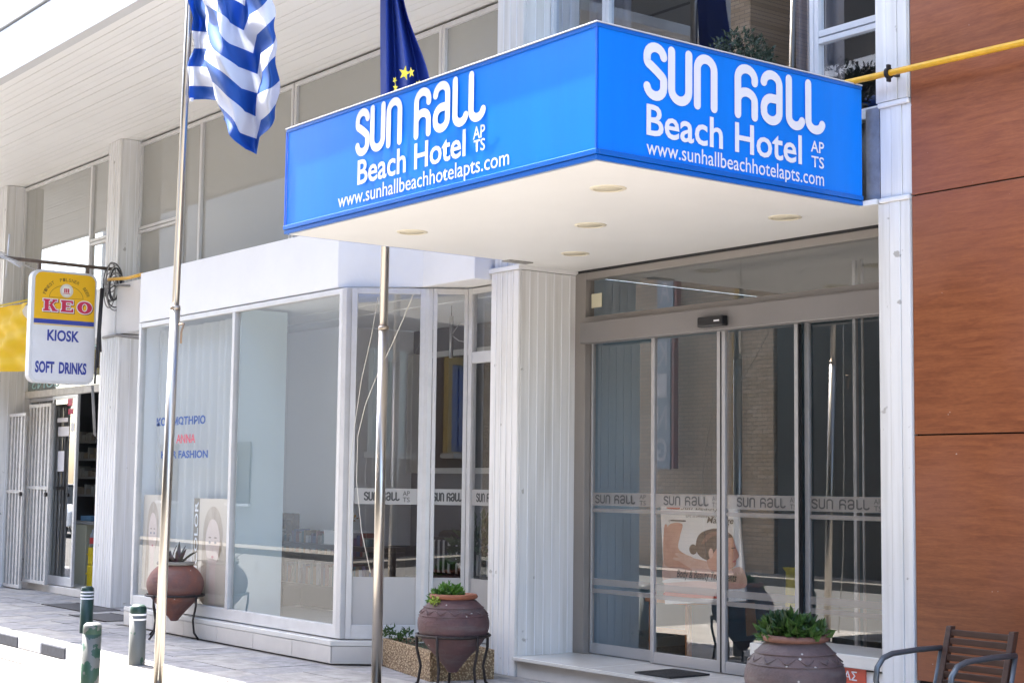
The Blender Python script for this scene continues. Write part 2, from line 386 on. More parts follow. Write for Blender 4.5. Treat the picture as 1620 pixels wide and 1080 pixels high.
pillar(-27.5, -27.1, 7.97, 8.45, 0, ZS-.002, 5, 5)
# right jamb pillar in three lengths with small ledges
for (z0, z1, pr) in ((0, 3.395, .0), (3.43, 4.02, .012), (4.055, 8.29, -.006)):
    x0, x1 = -6.60+pr, -6.345
    c = MB().box(x0+.01, x1, 7.985+pr, 8.9, z0, z1).build('pillar', CLAD, hotel)
    for k, (a_, b_) in enumerate(((0, .09), (.093, .175), (.178, .25))):
        MB().box(x0+a_, x0+b_, 7.968+pr-.004*(k == 1), 7.984+pr, z0+.001, z1-.001).build('cladding_strip', CLAD, c, bevel=.003)
    MB().box(x0, x0+.009, 7.99+pr, 8.60, z0+.001, z1-.001).build('cladding_strip', CLAD, c)
MB().box(-6.585, -6.346, 7.955, 8.3, 3.396, 3.428).build('ledge', PLAS, hotel, bevel=.008)
MB().box(-6.595, -6.346, 7.960, 8.3, 4.021, 4.053).build('ledge', PLAS, hotel, bevel=.008)
# beams between pillars above the kiosk
MB().box(-18.755, -16.42, 7.97, 8.4, 3.385, 4.02).build('beam', PLAS, hotel, bevel=.006)
MB().box(-19.17, -18.76, 7.955, 8.4, 3.385, 4.02).build('beam', PLAS, hotel, bevel=.006)
MB().box(-22.80, -19.175, 7.99, 8.4, 3.385, 4.02).build('beam', PLAS, hotel, bevel=.006)
MB().box(-40, -22.9, 7.99, 8.4, 3.385, 3.895).build('beam', PLAS, hotel, bevel=.006)
MB().box(-18.52, -16.42, 8.62, 8.75, 0, 3.38).build('wall', PLAS, hotel)
# ---- upper windows: backing blind, frames, panes
BLIND = mat('grey_blind', (.36, .36, .345), .8, noise=.12, nscale=.9)
BLIND2 = mat('cream_blind', (.40, .37, .32), .8, noise=.12, nscale=1.5)
def upper_window(x0, x1, z0, z1, bl, g=G_UP, muls=(), transom=None, fm=ALUW, y=YW, back=.10):
    f = MB(); f.frame((x0, y), (x1, y), z0, z1, .045, -.03, .03)
    for mx_ in muls: f.box(mx_-.026, mx_+.026, y-.034, y+.026, z0+.046, z1-.046)
    for (ta, tb, tz) in (transom or []): f.box(ta+.03, tb-.028, y-.030, y+.024, tz-.045, tz-.008); f.box(ta+.03, tb-.028, y-.030, y+.024, tz+.002, tz+.04); 
    fo = f.build('window', fm, hotel, bevel=.003)
    edges = [x0+.045]+list(muls)+[x1-.045]
    for a_, b_ in zip(edges, edges[1:]): MB().box(a_, b_, y+.002, y+.008, z0+.045, z1-.045).build('pane', g, fo)
    if bl: MB().box(x0+.03, x1-.03, y+back, y+back+.02, z0+.02, z1-.01).build('blind', bl, fo)
    return fo
def wx(px, py=300): return onY(px, py, YW).x
def tz(px, py): return onY(px, py, YW).z
upper_window(-22.88, -19.18, 3.9, ZS-.03, BLIND, glass('upper_glass_left', (.9, .92, .9), .16, film=.45, filmcol=(.60, .59, .55)), (wx(147, 330),), [(wx(147, 330), -19.18, tz(160, 380))])
upper_window(-18.76, wx(467, 200), 3.9, ZS-.03, BLIND, G_UP, (wx(291, 300), wx(320, 300)), [(-18.76, wx(291, 300), tz(250, 357))])
upper_window(wx(468, 200)+.006, wx(703, 80)-.004, 3.9, ZS-.03, BLIND2)
upper_window(wx(703, 80)+.004, -10.82, 3.9, ZS-.03, BLIND2)
MB().box(-16.42, -10.82, 8.2, 8.6, 3.3, 3.895).build('beam', PLAS, hotel)
MB().box(-22.8, -10.85, 8.4, 8.5, 3.4, ZS).build('wall', mat('backing', (.1, .1, .1), .9), hotel)
# dark upper windows over the canopy
YU = 8.30
ux = lambda px, py: onY(px, py, YU).x
zt = 8.25
u0 = ux(884, 20); u1 = ux(962, 10); u2 = ux(1292, 60); u3 = -6.60; tzr = onY(1340, 50, YU).z; zsill = onY(1380, 180, YU).z
def dark_win(xa, xb, tr=None):
    f = MB(); f.frame((xa, YU), (xb, YU), zsill, zt, .04, -.03, .03)
    if tr: f.box(xa+.041, xb-.041, YU-.03, YU+.02, tr-.045, tr-.006); f.box(xa+.041, xb-.041, YU-.03, YU+.02, tr+.004, tr+.05)
    fo = f.build('window', mat('bright_aluminium', (.68, .70, .74), .3, .3), hotel, bevel=.003)
    MB().box(xa+.04, xb-.04, YU+.002, YU+.008, zsill+.04, zt-.04).build('pane', G_DARK, fo)
dark_win(-10.40, u1-.002); dark_win(u1+.002, u2-.002); dark_win(u2+.002, u3, tzr)
MB().box(-10.4, -6.6, 8.22, 8.33, zsill-.05, zsill-.002).build('sill', PLAS, hotel)
MB().box(-10.4, -6.6, 8.31, 8.6, 3.46, zsill-.05).build('wall', mat('grey_metal_sheet', (.42, .40, .38), .45, .5, noise=.3, nscale=5), hotel)
struct(MB().box(-10.4, -6.4, 12, 12.1, 3.9, 8.4).build('wall', mat('dim_room', (.05, .05, .055), .8), hotel))
DR = mat('dim_room', (.05, .05, .055), .8); ur = thing('upper_room', '', ''); del ur['label'], ur['category']; struct(ur)
MB().box(-10.46, -10.41, 8.61, 11.99, 3.9, 8.4).build('wall', DR, ur); MB().box(-6.45, -6.40, 8.61, 11.99, 3.9, 8.4).build('wall', DR, ur); MB().box(-10.4, -6.46, 8.61, 11.99, 3.9, 3.95).build('floor', DR, ur)
cur = MB()
for (xa, xb) in ((-10.3, -9.75), (-7.9, -7.45), (-7.1, -6.65)):
    k = 0; x = xa
    pts = []
    while x < xb: pts.append((x, 8.62+.03*math.sin(k*1.5))); x += .02; k += 1
    cur.add([(p[0], p[1], 4.0) for p in pts]+[(p[0], p[1], 8.2) for p in pts], [(i, i+1, len(pts)+i+1, len(pts)+i) for i in range(len(pts)-1)], True)
cur.build('curtain', mat('grey_curtain', (.16, .15, .16), .9), hotel)
# flashing behind the right end of the canopy
fl = MB().box(-6.715, -6.60, 7.99, 8.3, 3.40, zsill-.06).build('flashing', mat('galvanised', (.45, .43, .41), .5, .5, noise=.4, nscale=7), hotel)

# ================================================================== BROWN CLAD WALL
def wood():
    M = mat('brown_laminate', (.30, .09, .035), .38, spec=.35); t = M.node_tree; b_ = t.nodes['Principled BSDF']
    g = t.nodes.new('ShaderNodeNewGeometry'); mp = t.nodes.new('ShaderNodeMapping'); mp.inputs['Scale'].default_value = (1.6, 1, 16)
    t.links.new(g.outputs['Position'], mp.inputs[0])
    n = t.nodes.new('ShaderNodeTexNoise'); n.inputs['Scale'].default_value = 2.2; n.inputs['Detail'].default_value = 10; n.inputs['Roughness'].default_value = .68; n.inputs['Distortion'].default_value = .6
    t.links.new(mp.outputs[0], n.inputs['Vector'])
    r = t.nodes.new('ShaderNodeValToRGB'); r.color_ramp.elements[0].position = .32; r.color_ramp.elements[1].position = .72
    r.color_ramp.elements[0].color = (.215, .060, .022, 1); r.color_ramp.elements[1].color = (.37, .122, .044, 1)
    t.links.new(n.outputs[0], r.inputs[0])
    mp2 = t.nodes.new('ShaderNodeMapping'); mp2.inputs['Scale'].default_value = (24, 1, 120); t.links.new(g.outputs['Position'], mp2.inputs[0])
    n3 = t.nodes.new('ShaderNodeTexNoise'); n3.inputs['Scale'].default_value = 1; n3.inputs['Detail'].default_value = 3; t.links.new(mp2.outputs[0], n3.inputs['Vector'])
    m3 = t.nodes.new('ShaderNodeMixRGB'); m3.blend_type = 'MULTIPLY'; m3.inputs[0].default_value = .35; t.links.new(r.outputs[0], m3.inputs[1]); t.links.new(n3.outputs[0], m3.inputs[2])
    # faded, chalky weathering and small white scratches
    n2 = t.nodes.new('ShaderNodeTexNoise'); n2.inputs['Scale'].default_value = .8; n2.inputs['Detail'].default_value = 5; t.links.new(g.outputs['Position'], n2.inputs['Vector'])
    r2 = t.nodes.new('ShaderNodeValToRGB'); r2.color_ramp.elements[0].position = .45; r2.color_ramp.elements[1].position = .75; r2.color_ramp.elements[1].color = (.5, .5, .5, 1)
    t.links.new(n2.outputs[0], r2.inputs[0])
    mx = t.nodes.new('ShaderNodeMixRGB'); mx.inputs[2].default_value = (.31, .125, .085, 1); t.links.new(r2.outputs[0], mx.inputs[0]); t.links.new(m3.outputs[0], mx.inputs[1])
    vo = t.nodes.new('ShaderNodeTexNoise'); vo.inputs['Scale'].default_value = 22; vo.inputs['Detail'].default_value = 2; t.links.new(g.outputs['Position'], vo.inputs['Vector'])
    r4 = t.nodes.new('ShaderNodeValToRGB'); r4.color_ramp.elements[0].position = .775; r4.color_ramp.elements[1].position = .81; t.links.new(vo.outputs[0], r4.inputs[0])
    m4 = t.nodes.new('ShaderNodeMixRGB'); m4.inputs[2].default_value = (.45, .38, .35, 1); t.links.new(r4.outputs[0], m4.inputs[0]); t.links.new(mx.outputs[0], m4.inputs[1])
    t.links.new(m4.outputs[0], b_.inputs['Base Color'])
    bp = t.nodes.new('ShaderNodeBump'); bp.inputs['Strength'].default_value = .12; bp.inputs['Distance'].default_value = .004; t.links.new(n.outputs[0], bp.inputs['Height']); t.links.new(bp.outputs[0], b_.inputs['Normal'])
    return M
WOOD = wood()
bw_ = thing('clad_wall', 'reddish brown laminate clad wall at the right, behind the slatted chair', 'wall', (-4, 8.1, 0))
YB = 7.975
MB().box(-6.335, 12, YB+.03, YB+1, 0, 14).build('wall', mat('dark_cavity', (.02, .015, .012), .9), bw_)
zj1, zj2 = onY(1530, 295, YB).z, onY(1530, 686, YB).z
ph = zj1-zj2
zs = [zj2-ph, zj2, zj1, zj1+ph, zj1+2*ph, zj1+3*ph]
zs[0] = max(0.0, zs[0])
for i in range(len(zs)-1):
    for (xa, xb) in ((-6.335, -3.3), (-3.292, -.3), (-.292, 2.7)):
        MB().box(xa+.001, xb, YB, YB+.022, zs[i]+.005, zs[i+1]-.005).build('wall_panel', WOOD, bw_, bevel=.002)
# gas pipe to the right
gp = thing('gas_pipe', 'yellow gas pipe crossing the brown wall and running behind the blue canopy', 'pipe', (-6, 7.86, 4.2))
gz = 4.205
MB().tube([(-7.3, 7.87, gz+.02), (-6.9, 7.87, gz+.01), (-6.4, 7.865, gz), (-5.4, 7.86, gz-.02), (-4, 7.85, gz-.02), (-2, 7.85, gz-.03)], .021, 12).build('pipe', YEL, gp)
cl = MB()
cx_ = onY(1405, 114, 7.86).x
cl.tube([(cx_-.012, 7.865, gz), (cx_+.012, 7.865, gz)], .036, 14); cl.box(cx_-.012, cx_+.012, 7.865, 7.966, gz-.01, gz+.01); cl.box(cx_-.008, cx_+.008, 7.85, 7.88, gz-.055, gz+.055)
cl.build('clamp', IRON, gp)
for xx in (-4.2, -2.4): MB().box(xx-.01, xx+.01, 7.86, 7.974, gz-.045, gz-.02).build('clamp', IRON, gp)

# ================================================================== CANOPY
CX0, CX1, CY0, CY1, CZ0, CZ1 = -10.296, -6.705, 5.669, 7.945, 3.398, 4.196
can = thing('canopy_sign', 'big bright blue box canopy lettered for the hotel over the glass entrance', 'canopy', ((CX0+CX1)/2, 7, CZ0))
MB().box(CX0+.05, CX1-.05, CY0+.05, CY1, CZ0+.03, CZ1-.06).build('core', DARK, can)
pf = MB().box(CX0+.02, CX1-.02, CY0+.006, CY0+.045, CZ0+.06, CZ1-.03).build('sign_panel', BLUE, can)
pr_ = MB().box(CX1-.045, CX1-.006, CY0+.02, CY1, CZ0+.06, CZ1-.03).build('sign_panel', BLUE, can)
pl_ = MB().box(CX0+.006, CX0+.045, CY0+.05, CY1, CZ0+.06, CZ1-.03).build('sign_panel', BLUE, can)
tr = MB()
for (z0, z1, o_) in ((CZ0, CZ0+.028, .0), (CZ0+.031, CZ0+.062, .006)):
    tr.box(CX0-o_, CX1+o_, CY0-o_, CY0+.02, z0, z1); tr.box(CX1-.02, CX1+o_, CY0+.021, CY1, z0, z1); tr.box(CX0-o_, CX0+.02, CY0+.021, CY1, z0, z1)
tr.build('bottom_trim', BLUED, can, bevel=.003)
t2 = MB(); t2.box(CX0, CX1, CY0, CY0+.03, CZ1-.032, CZ1-.008); t2.box(CX1-.03, CX1, CY0+.031, CY1, CZ1-.032, CZ1-.008); t2.box(CX0, CX0+.03, CY0+.031, CY1, CZ1-.032, CZ1-.008)
t2.build('top_trim', BLUED, can, bevel=.002)
t3 = MB(); t3.box(CX0-.006, CX1+.006, CY0-.006, CY1, CZ1-.006, CZ1+.001); t3.build('top_cap', mat('cap_sheet', (.7, .72, .75), .35, .2), can, bevel=.002)
t4 = MB(); t4.box(CX0+.0, CX0+.012, CY0-.002, CY0+.006, CZ0+.06, CZ1-.03); t4.box(CX1-.012, CX1+.002, CY0-.002, CY0+.006, CZ0+.063, CZ1-.033); t4.build('corner_trim', mat('corner_blue', (.01, .12, .6), .3), can)
MB().box(CX0+.03, CX1-.03, CY0+.03, CY1, CZ0-.003, CZ0+.02).build('underside', CEIL, can)
MB().box(CX0+.0, CX0+.10, 7.7, 7.949, CZ0-.012, CZ0-.003).build('patch', mat('grey_filler', (.35, .34, .32), .8, noise=.4, nscale=20), can)
# writing: front face
PF = Plane((CX0, CY0+.004, CZ0), (1, 0, 0))
PR = Plane((CX1-.004, CY0, CZ0), (0, 1, 0))
def place(P, q):   # list of px -> plane coords
    return [P.px(*p) for p in q]
def sign_text(P, pn, par, base0, base1, top0, s, bold, kind='text', d=.004, m=LETT):
    (u0, v0), (u1, v1), (ut, vt) = place(P, (base0, base1, top0))
    if kind == 'logo': return logo(P, 'lettering', m, par, u0, u1, (v0+v1)/2, (v0+v1)/2+(vt-v0), d, .165)
    return P.text(s, 'lettering', m, par, u0, u1, (v0+v1)/2, (v0+v1)/2+(vt-v0), d, bold)
sign_text(PF, 'f', pf, (563, 249), (769, 190), (563, 175), '', 0, 'logo')
sign_text(PF, 'f', pf, (566, 294), (737, 247), (566, 255), 'Beach Hotel', .016)
sign_text(PF, 'f', pf, (749, 222), (768, 216), (749, 202), 'AP', .012)
sign_text(PF, 'f', pf, (750, 242), (768, 237), (750, 223), 'TS', .012)
sign_text(PF, 'f', pf, (535, 338), (806, 267), (535, 309), 'www.sunhallbeachhotelapts.com', .004)
sign_text(PR, 'r', pr_, (1018, 156), (1304, 216), (1018, 64), '', 0, 'logo')
sign_text(PR, 'r', pr_, (1022, 213), (1268, 262), (1022, 163), 'Beach Hotel', .016)
sign_text(PR, 'r', pr_, (1282, 240), (1303, 244), (1282, 222), 'AP', .012)
sign_text(PR, 'r', pr_, (1283, 264), (1303, 268), (1283, 246), 'TS', .012)
sign_text(PR, 'r', pr_, (1022, 253), (1303, 301), (1022, 221), 'www.sunhallbeachhotelapts.com', .004)
# recessed lamps (unlit)
LG = mat('lamp_glass', (.66, .60, .46), .3, noise=.1, nscale=20); LR = mat('lamp_rim', (.70, .64, .50), .35)
names = {(962, 298): 'round recessed canopy lamp nearest the blue front corner', (652, 367): 'round canopy lamp at the far left end, near the left flagpole', (934, 356): 'round canopy lamp in the middle of the underside', (910, 401): 'round canopy lamp closest to the ribbed pillar top', (1242, 344): 'round canopy lamp at the right end nearest the door frame'}
for (px, py), lb in names.items():
    c = onZ(px, py, CZ0-.003)
    l = thing('ceiling_lamp', lb, 'lamp', c, 'recessed lamps under the canopy')
    MB().lathe([(.001, -.003), (.088, -.003), (.088, .0)], c, 32).build('diffuser', LG, l)
    MB().lathe([(.089, .0), (.089, -.006), (.094, -.009), (.112, -.005), (.115, .0)], c, 40).build('rim', LR, l)

# shrub added on the canopy roof in place of a tree reflected in the windows
LEAFR = None
# ================================================================== ENTRANCE
struct(MB().box(-10.40, -6.61, 7.985, 8.70, 0, .135).build('entrance_step', TILE, bevel=.003))
stp = thing('step_tread', '', ''); del stp['label'], stp['category']; struct(stp)
for k in range(4):
    x0 = -10.404+k*.949; MB().box(x0, x0+.945, 7.93, 8.70, .137, .165).build('slab', MARB, stp, bevel=.004)
ent = thing('sliding_entrance', 'glass sliding entrance with taupe header under the blue canopy', 'door', (-8.5, 8.625, .165))
YD = 8.625
dx = lambda px, py=780: onY(px, py, YD).x
XL = dx(925); XR = -6.60
zh0, zh1 = 2.754, 2.93
ztt = onY(917, 435, YD).z
fr = MB(); fr.box(-10.404, dx(931), YD-.05, YD+.05, .166, ztt); fr.box(-10.38, XR, YD-.045, YD+.05, ztt-.06, ztt-.0); fr.box(dx(931)+.002, XR, YD-.055, YD+.05, zh1+.002, zh1+.06)
fr.build('frame', TAUPE, ent, bevel=.004)
MB().box(onY(917, 530, YD-.15).x, XR, YD-.15, YD-.052, zh0, zh1).build('header', mat('header_metal', (.235, .22, .215), .38, .25, noise=.08, nscale=2), ent, bevel=.008)
MB().box(-10.38, XR, YD-.04, YD+.06, ztt+.001, ztt+.03).build('gasket', DARK, ent)
# ceiling of the recess
MB().box(-10.404, -6.60, CY1+.0005, YD+.3, CZ0-.003, CZ0+.03).build('recess_soffit', CEIL, can)
# transom panes
xm = dx(1172, 400)
for a_, b_ in ((dx(932), xm-.003), (xm+.003, XR-.01)): MB().box(a_, b_, YD, YD+.008, zh1+.06, ztt-.06).build('transom_pane', G_DOOR, ent)
MB().box(dx(935), dx(951), YD-.012, YD-.002, onY(940, 487, YD).z, onY(940, 465, YD).z).build('alarm_box', mat('cream_plastic', (.62, .58, .42), .5), ent, bevel=.003)
# motion sensor
c0, c1 = onY(1112, 512, YD-.15), onY(1152, 508, YD-.15)
sen = MB().box(c0.x, c1.x, YD-.215, YD-.151, c0.z-.035, c0.z+.045).build('sensor', mat('black_plastic', (.012, .012, .014), .3), ent, bevel=.01)
PSn = Plane((0, YD-.2155, 0), (1, 0, 0)); mm = MB(); PSn.poly(mm, [(c1.x-.09, c1.z), (c1.x-.03, c1.z), (c1.x-.03, c1.z+.012), (c1.x-.09, c1.z+.012)], .001); mm.build('mark', LETT, sen)
BAND = mat('frosted_band', (.55, .53, .50), .7); BAND_G = glass('etched_band', (.8, .8, .8), .04, film=.55, filmcol=(.42, .40, .38)); INK = mat('etched_ink', (.05, .05, .05), .6)
leafs = [(932, 1032, 0, .03), (1036, 1147, .0, -.03), (1148, 1271, 0, -.03), (1271, 1394, 0, .03)]
ALUD = mat('door_aluminium', (.46, .46, .47), .35, .4)
zb0, zb1, zb2, zb3 = [onY(1200, y, YD).z for y in (783, 806, 812, 818)]
zc0, zc1, zc2, zc3 = [onY(1200, y, YD).z for y in (936, 948, 954, 962)]
for i, (p0, p1, _, dy) in enumerate(leafs):
    xa, xb = dx(p0), dx(p1)
    if i == 3: xb = XR-.004
    y = YD+dy
    f = MB(); sw = .040
    f.frame((xa+.002, y), (xb-.002, y), .172, zh0+.03, sw if i else .02, -.018, .018, wt=.02, wb=.085)
    lf = f.build('door_leaf', ALUD, ent, bevel=.003)
    MB().box(xb-.004, xb+.006, y-.02, y+.014, .175, zh0).build('seal', DARK, lf)
    sw = sw if i else .02
    MB().box(xa+sw, xb-sw, y-.004, y+.004, .257, zh0+.01).build('pane', G_DOOR, lf)
    P = Plane((xa+sw, y-.004, 0), (1, 0, 0)); W = xb-xa-2*sw
    mb = MB()
    for (za, zb) in ((zb1, zb0), (zb3, zb2+.004), (zc1, zc0), (zc3, zc2)): mb = MB(); P.poly(mb, [(0, za), (W, za), (W, zb), (0, zb)], .0015); mb.build('etched_band', BAND_G, lf)
    s_ = (zb0-zb1); la, lb_, lc, ld = [P.px(q_, 795)[0] for q_ in ((942, 1006, 1012, 1022), (1050, 1122, 1127, 1136), (1166, 1244, 1250, 1260), (1284, 1377, 1383, 1395))[i]]
    logo(P, 'lettering', INK, lf, la, lb_, zb1+.16*s_, zb0-.16*s_, .003, .17)
    P.text('AP', 'lettering', INK, lf, lc, ld, zb1+.56*s_, zb0-.12*s_, .003); P.text('TS', 'lettering', INK, lf, lc, ld, zb1+.10*s_, zb1+.44*s_, .003)
# doormat
dm = MB(); p = [onZ(x, y, .166) for x, y in ((1000, 1063), (1062, 1052), (1168, 1069), (1105, 1080))]
dm.box(p[0].x+.05, p[2].x-.15, 8.02, 8.42, .166, .180)
tag(dm.build('doormat', mat('black_rubber', (.015, .015, .017), .7, bump=.8, bscale=160), bevel=.004), 'thin black rubber doormat on the marble entrance step', 'doormat')
# low white box with red plaque in front of the fixed leaf
lx0 = -7.75
lb = thing('low_cabinet', 'low white box with marble lid beside the right pillar, bearing the red plaque', 'cabinet', (-7.1, 8.2, .166))
zl = onY(1350, 1036, 7.97).z
MB().box(lx0, -6.612, 8.02, 8.46, .166, zl-.10).build('body', PLAS, lb, bevel=.004)
MB().box(lx0-.02, -6.61, 7.985, 8.48, zl-.085, zl).build('lid', MARB, lb, bevel=.006)
MB().box(lx0+.01, -6.615, 8.03, 8.45, zl-.0995, zl-.0855).build('gap', DARK, lb)
px0, px1 = onY(1290, 1070, 8.02).x, onY(1371, 1070, 8.02).x; zt_ = onY(1350, 1047, 8.02).z
pq = MB().box(px0, px1, 8.010, 8.019, zt_-.30, zt_).build('plaque', mat('red_plaque', (.55, .07, .035), .4), lb)
P = Plane((px0, 8.010, zt_-.30), (1, 0, 0)); W = px1-px0
P.text('ΑΘΗΝΑΣ', 'lettering', LETT, pq, W*.06, W*.84, .185, .245, .002, .012); P.text('ATHINAS', 'lettering', LETT, pq, W*.06, W*.84, .10, .15, .002, .006) if False else None
P.text('ΟΔΟΣ', 'lettering', LETT, pq, W*.35, W*.84, .10, .155, .002, .01) if False else None

# lobby behind the doors
lob = thing('hotel_lobby', '', ''); del lob['label'], lob['category']; struct(lob)
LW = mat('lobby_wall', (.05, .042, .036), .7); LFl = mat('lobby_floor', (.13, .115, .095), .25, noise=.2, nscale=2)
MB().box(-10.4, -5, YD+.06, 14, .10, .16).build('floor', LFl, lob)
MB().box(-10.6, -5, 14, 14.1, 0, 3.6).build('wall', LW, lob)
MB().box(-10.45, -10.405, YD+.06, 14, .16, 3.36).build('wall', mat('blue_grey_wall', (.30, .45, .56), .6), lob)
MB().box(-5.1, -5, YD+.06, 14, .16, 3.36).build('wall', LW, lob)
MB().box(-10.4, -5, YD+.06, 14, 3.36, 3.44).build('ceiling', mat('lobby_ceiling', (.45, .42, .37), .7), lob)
# massage poster leaning inside behind the glass
YPo = 8.80
P0 = Plane((0, YPo, 0), (1, 0, 0))
pt = thing('massage_poster', 'white massage poster with dark haired woman standing behind the sliding doors', 'poster', (-9, YPo, .2))
cor = [P0.px(*c) for c in ((1052, 955), (1180, 950), (1165, 785), (1044, 785))]
bd = MB(); bd.add([(u, YPo, v) for u, v in cor]+[(u, YPo+.02, v) for u, v in cor], [(0, 1, 2, 3), (7, 6, 5, 4), (0, 4, 5, 1), (1, 5, 6, 2), (2, 6, 7, 3), (3, 7, 4, 0)])
bd = bd.build('board', mat('poster_white', (.84, .83, .81), .4), pt)
def pp(pts, nm, m, lift, par=bd, P=P0):
    mb = MB(); q = smooth([P.px(*p) for p in pts]); c = (sum(a_ for a_, _ in q)/len(q), sum(b_ for _, b_ in q)/len(q)); P.poly(mb, q, lift); return mb.build(nm, m, par)
SKIN = mat('print_skin', (.66, .34, .24), .5, col2=(.50, .20, .13), nscale=7); SKIN2 = mat('print_skin_light', (.76, .50, .40), .5, col2=(.60, .32, .24), nscale=6); HAIR = mat('print_hair', (.07, .022, .016), .5, col2=(.02, .008, .008), nscale=25)
def cr(pts): return [(900+x/3.176, 740+y/3.176) for x, y in pts]
pp(cr([(480, 440), (540, 430), (620, 450), (700, 470), (760, 500), (800, 510), (870, 500), (885, 600), (700, 600), (490, 600)]), 'print', SKIN2, .002)
pp(cr([(500, 290), (570, 280), (560, 340), (555, 410), (640, 460), (600, 470), (530, 450), (500, 400)]), 'print', SKIN, .003)
pp(cr([(480, 300), (500, 300), (530, 440), (620, 510), (560, 500), (482, 480)]), 'print', SKIN, .0034)
pp(cr([(690, 400), (730, 330), (790, 320), (822, 340), (838, 390), (856, 440), (842, 462), (838, 490), (800, 512), (750, 520), (705, 500)]), 'print', SKIN, .004)
pp(cr([(640, 380), (660, 330), (720, 305), (780, 308), (825, 345), (800, 352), (760, 380), (740, 410), (712, 450), (690, 460), (650, 430)]), 'print', HAIR, .005)
for fx, fy in ((600, 448), (612, 458), (622, 466), (590, 470)):
    pp(cr([(fx-60, fy-22), (fx-20, fy-16), (fx+18, fy-4), (fx+24, fy+4), (fx+14, fy+6), (fx-25, fy-2), (fx-60, fy-10)]), 'print', SKIN2, .0042+fx*1e-6)
pp(cr([(484, 560), (560, 548), (640, 552), (700, 548), (760, 562), (740, 572), (640, 566), (484, 576)]), 'print', mat('print_towel', (.74, .70, .66), .5), .0038)
pp(cr([(700, 330), (740, 318), (790, 322), (760, 332), (720, 345), (680, 380), (668, 376)]), 'print', mat('print_hairlight', (.16, .06, .04), .5), .0053)
mb = MB(); u_, v_ = P0.px(*cr([(627, 408)])[0]); P0.ell(mb, u_, v_, .045, .04, .0055); mb.build('print', HAIR, bd)
mb = MB(); u_, v_ = P0.px(*cr([(716, 428)])[0]); P0.ell(mb, u_, v_, .025, .04, .006); mb.build('print', SKIN2, bd)
pp(cr([(820, 400), (840, 398), (838, 402), (822, 405)]), 'print', HAIR, .006)
pp(cr([(826, 466), (842, 462), (840, 470), (828, 474)]), 'print', mat('print_lips', (.5, .08, .07), .5), .006)
pp(cr([(540, 560), (640, 570), (700, 560), (760, 580), (780, 640), (500, 640), (495, 570)]), 'print', mat('print_pink', (.62, .38, .34), .5), .0035)
pp(cr([(500, 618), (650, 626), (760, 640), (760, 655), (500, 645)]), 'print', mat('print_red', (.5, .06, .04), .5), .0045)
BLK = mat('print_black', (.03, .03, .03), .5)
def ptext(s, x0, y0, x1, y1, par=bd, P=P0, m=BLK, bold=0., shear=.3, d=.006):
    (a_, b_), (c_, d_) = [P.px(*q) for q in cr([(x0, y1), (x1, y0)])]
    return P.text(s, 'lettering', m, par, a_, c_, min(b_, d_), max(b_, d_), d, bold, shear)
ptext('Sun Beauty', 565, 190, 760, 215); ptext('Life is sweeter with', 590, 228, 750, 246); ptext('Massage', 695, 248, 830, 286, bold=.01); ptext('Body & Beauty Treatments', 545, 530, 845, 560, bold=.005)
ptext('• ━━━━━━', 505, 260, 590, 272, shear=0)
pp(cr([(500, 192), (555, 194), (555, 206), (500, 204)]), 'print', mat('print_red', (.5, .06, .04), .5), .006)
# wooden easel / chair frame behind poster
ez = thing('wooden_chair', 'brown wooden chair standing inside the lobby below the massage poster', 'chair', (-9.3, 9.1, .16))
WB = mat('chestnut_wood', (.50, .19, .05), .45, noise=.3, nscale=12, stretch=(6, 6, 1))
cb = onY(1085, 1000, 9.2)
for sx in (-.22, .22):
    for sy in (0, .42): MB().box(cb.x+sx-.02, cb.x+sx+.02, 9.0+sy, 9.04+sy, .161, .62 if sy else .60).build('leg', WB, ez, bevel=.004)
MB().box(cb.x-.26, cb.x+.26, 8.97, 9.48, .605, .64).build('seat', WB, ez, bevel=.01)
MB().box(cb.x-.25, cb.x+.25, 9.44, 9.47, .70, 1.1).build('backrest', WB, ez, bevel=.01)
MB().box(cb.x-.20, cb.x+.20, 9.01, 9.03, .36, .40).build('stretcher', WB, ez)
MB().add([(onY(x, y, 8.86+dy_).x, 8.86+dy_, onY(x, y, 8.86+dy_).z) for dy_ in (0, .03) for x, y in ((1181, 1006), (1199, 1003), (1194, 952), (1178, 953))], [(0, 1, 2, 3), (7, 6, 5, 4), (0, 4, 5, 1), (1, 5, 6, 2), (2, 6, 7, 3), (3, 7, 4, 0)]).build('easel_leg', mat('dark_brown_wood', (.10, .06, .035), .5), pt)
yv_ = onY(1253, 1000, 9.5); zt__ = onY(1253, 897, 9.5).z
yst = thing('yellow_stand', 'slim yellow floor stand inside the lobby behind the third sliding leaf', 'stand', (yv_.x, 9.5, .16))
MB().lathe([(.001, 0), (.07, 0), (.055, .05), (.05, zt__-.2), (.075, zt__-.162), (.001, zt__-.16)], (yv_.x, 9.5, .161), 20).build('column', mat('bright_yellow', (.80, .68, .06), .4), yst)
# lobby furniture: blue panel and white post
MB().box(-7.9, -6.6, 12.5, 12.6, .9, 2.1).build('blue_panel', mat('blue_panel', (.02, .10, .25), .5), lob)
cn = thing('curtain_rod', 'thin pale vertical rail inside the dark lobby beside the right pillar', 'rail', (-7.3, 9.3, .16))
r1 = onY(1366, 700, 9.3); MB().tube([(r1.x, 9.3, .165), (r1.x, 9.3, 3.3)], .011, 8).build('rod', ALU, cn); MB().box(r1.x-.10, r1.x-.07, 9.3, 9.33, .165, 3.3).build('jamb', ALU, cn)

# ================================================================== SHOPFRONT BAY
shop = thing('shopfront', 'white framed bay shop window with tiled base between kiosk pillar and ribbed pillar', 'shopfront', (-14, 7.3, 0))
Fz0, Fz1 = 3.305, 3.86
c1, c2 = (-12.15, 7.25), (-11.60, 7.80)
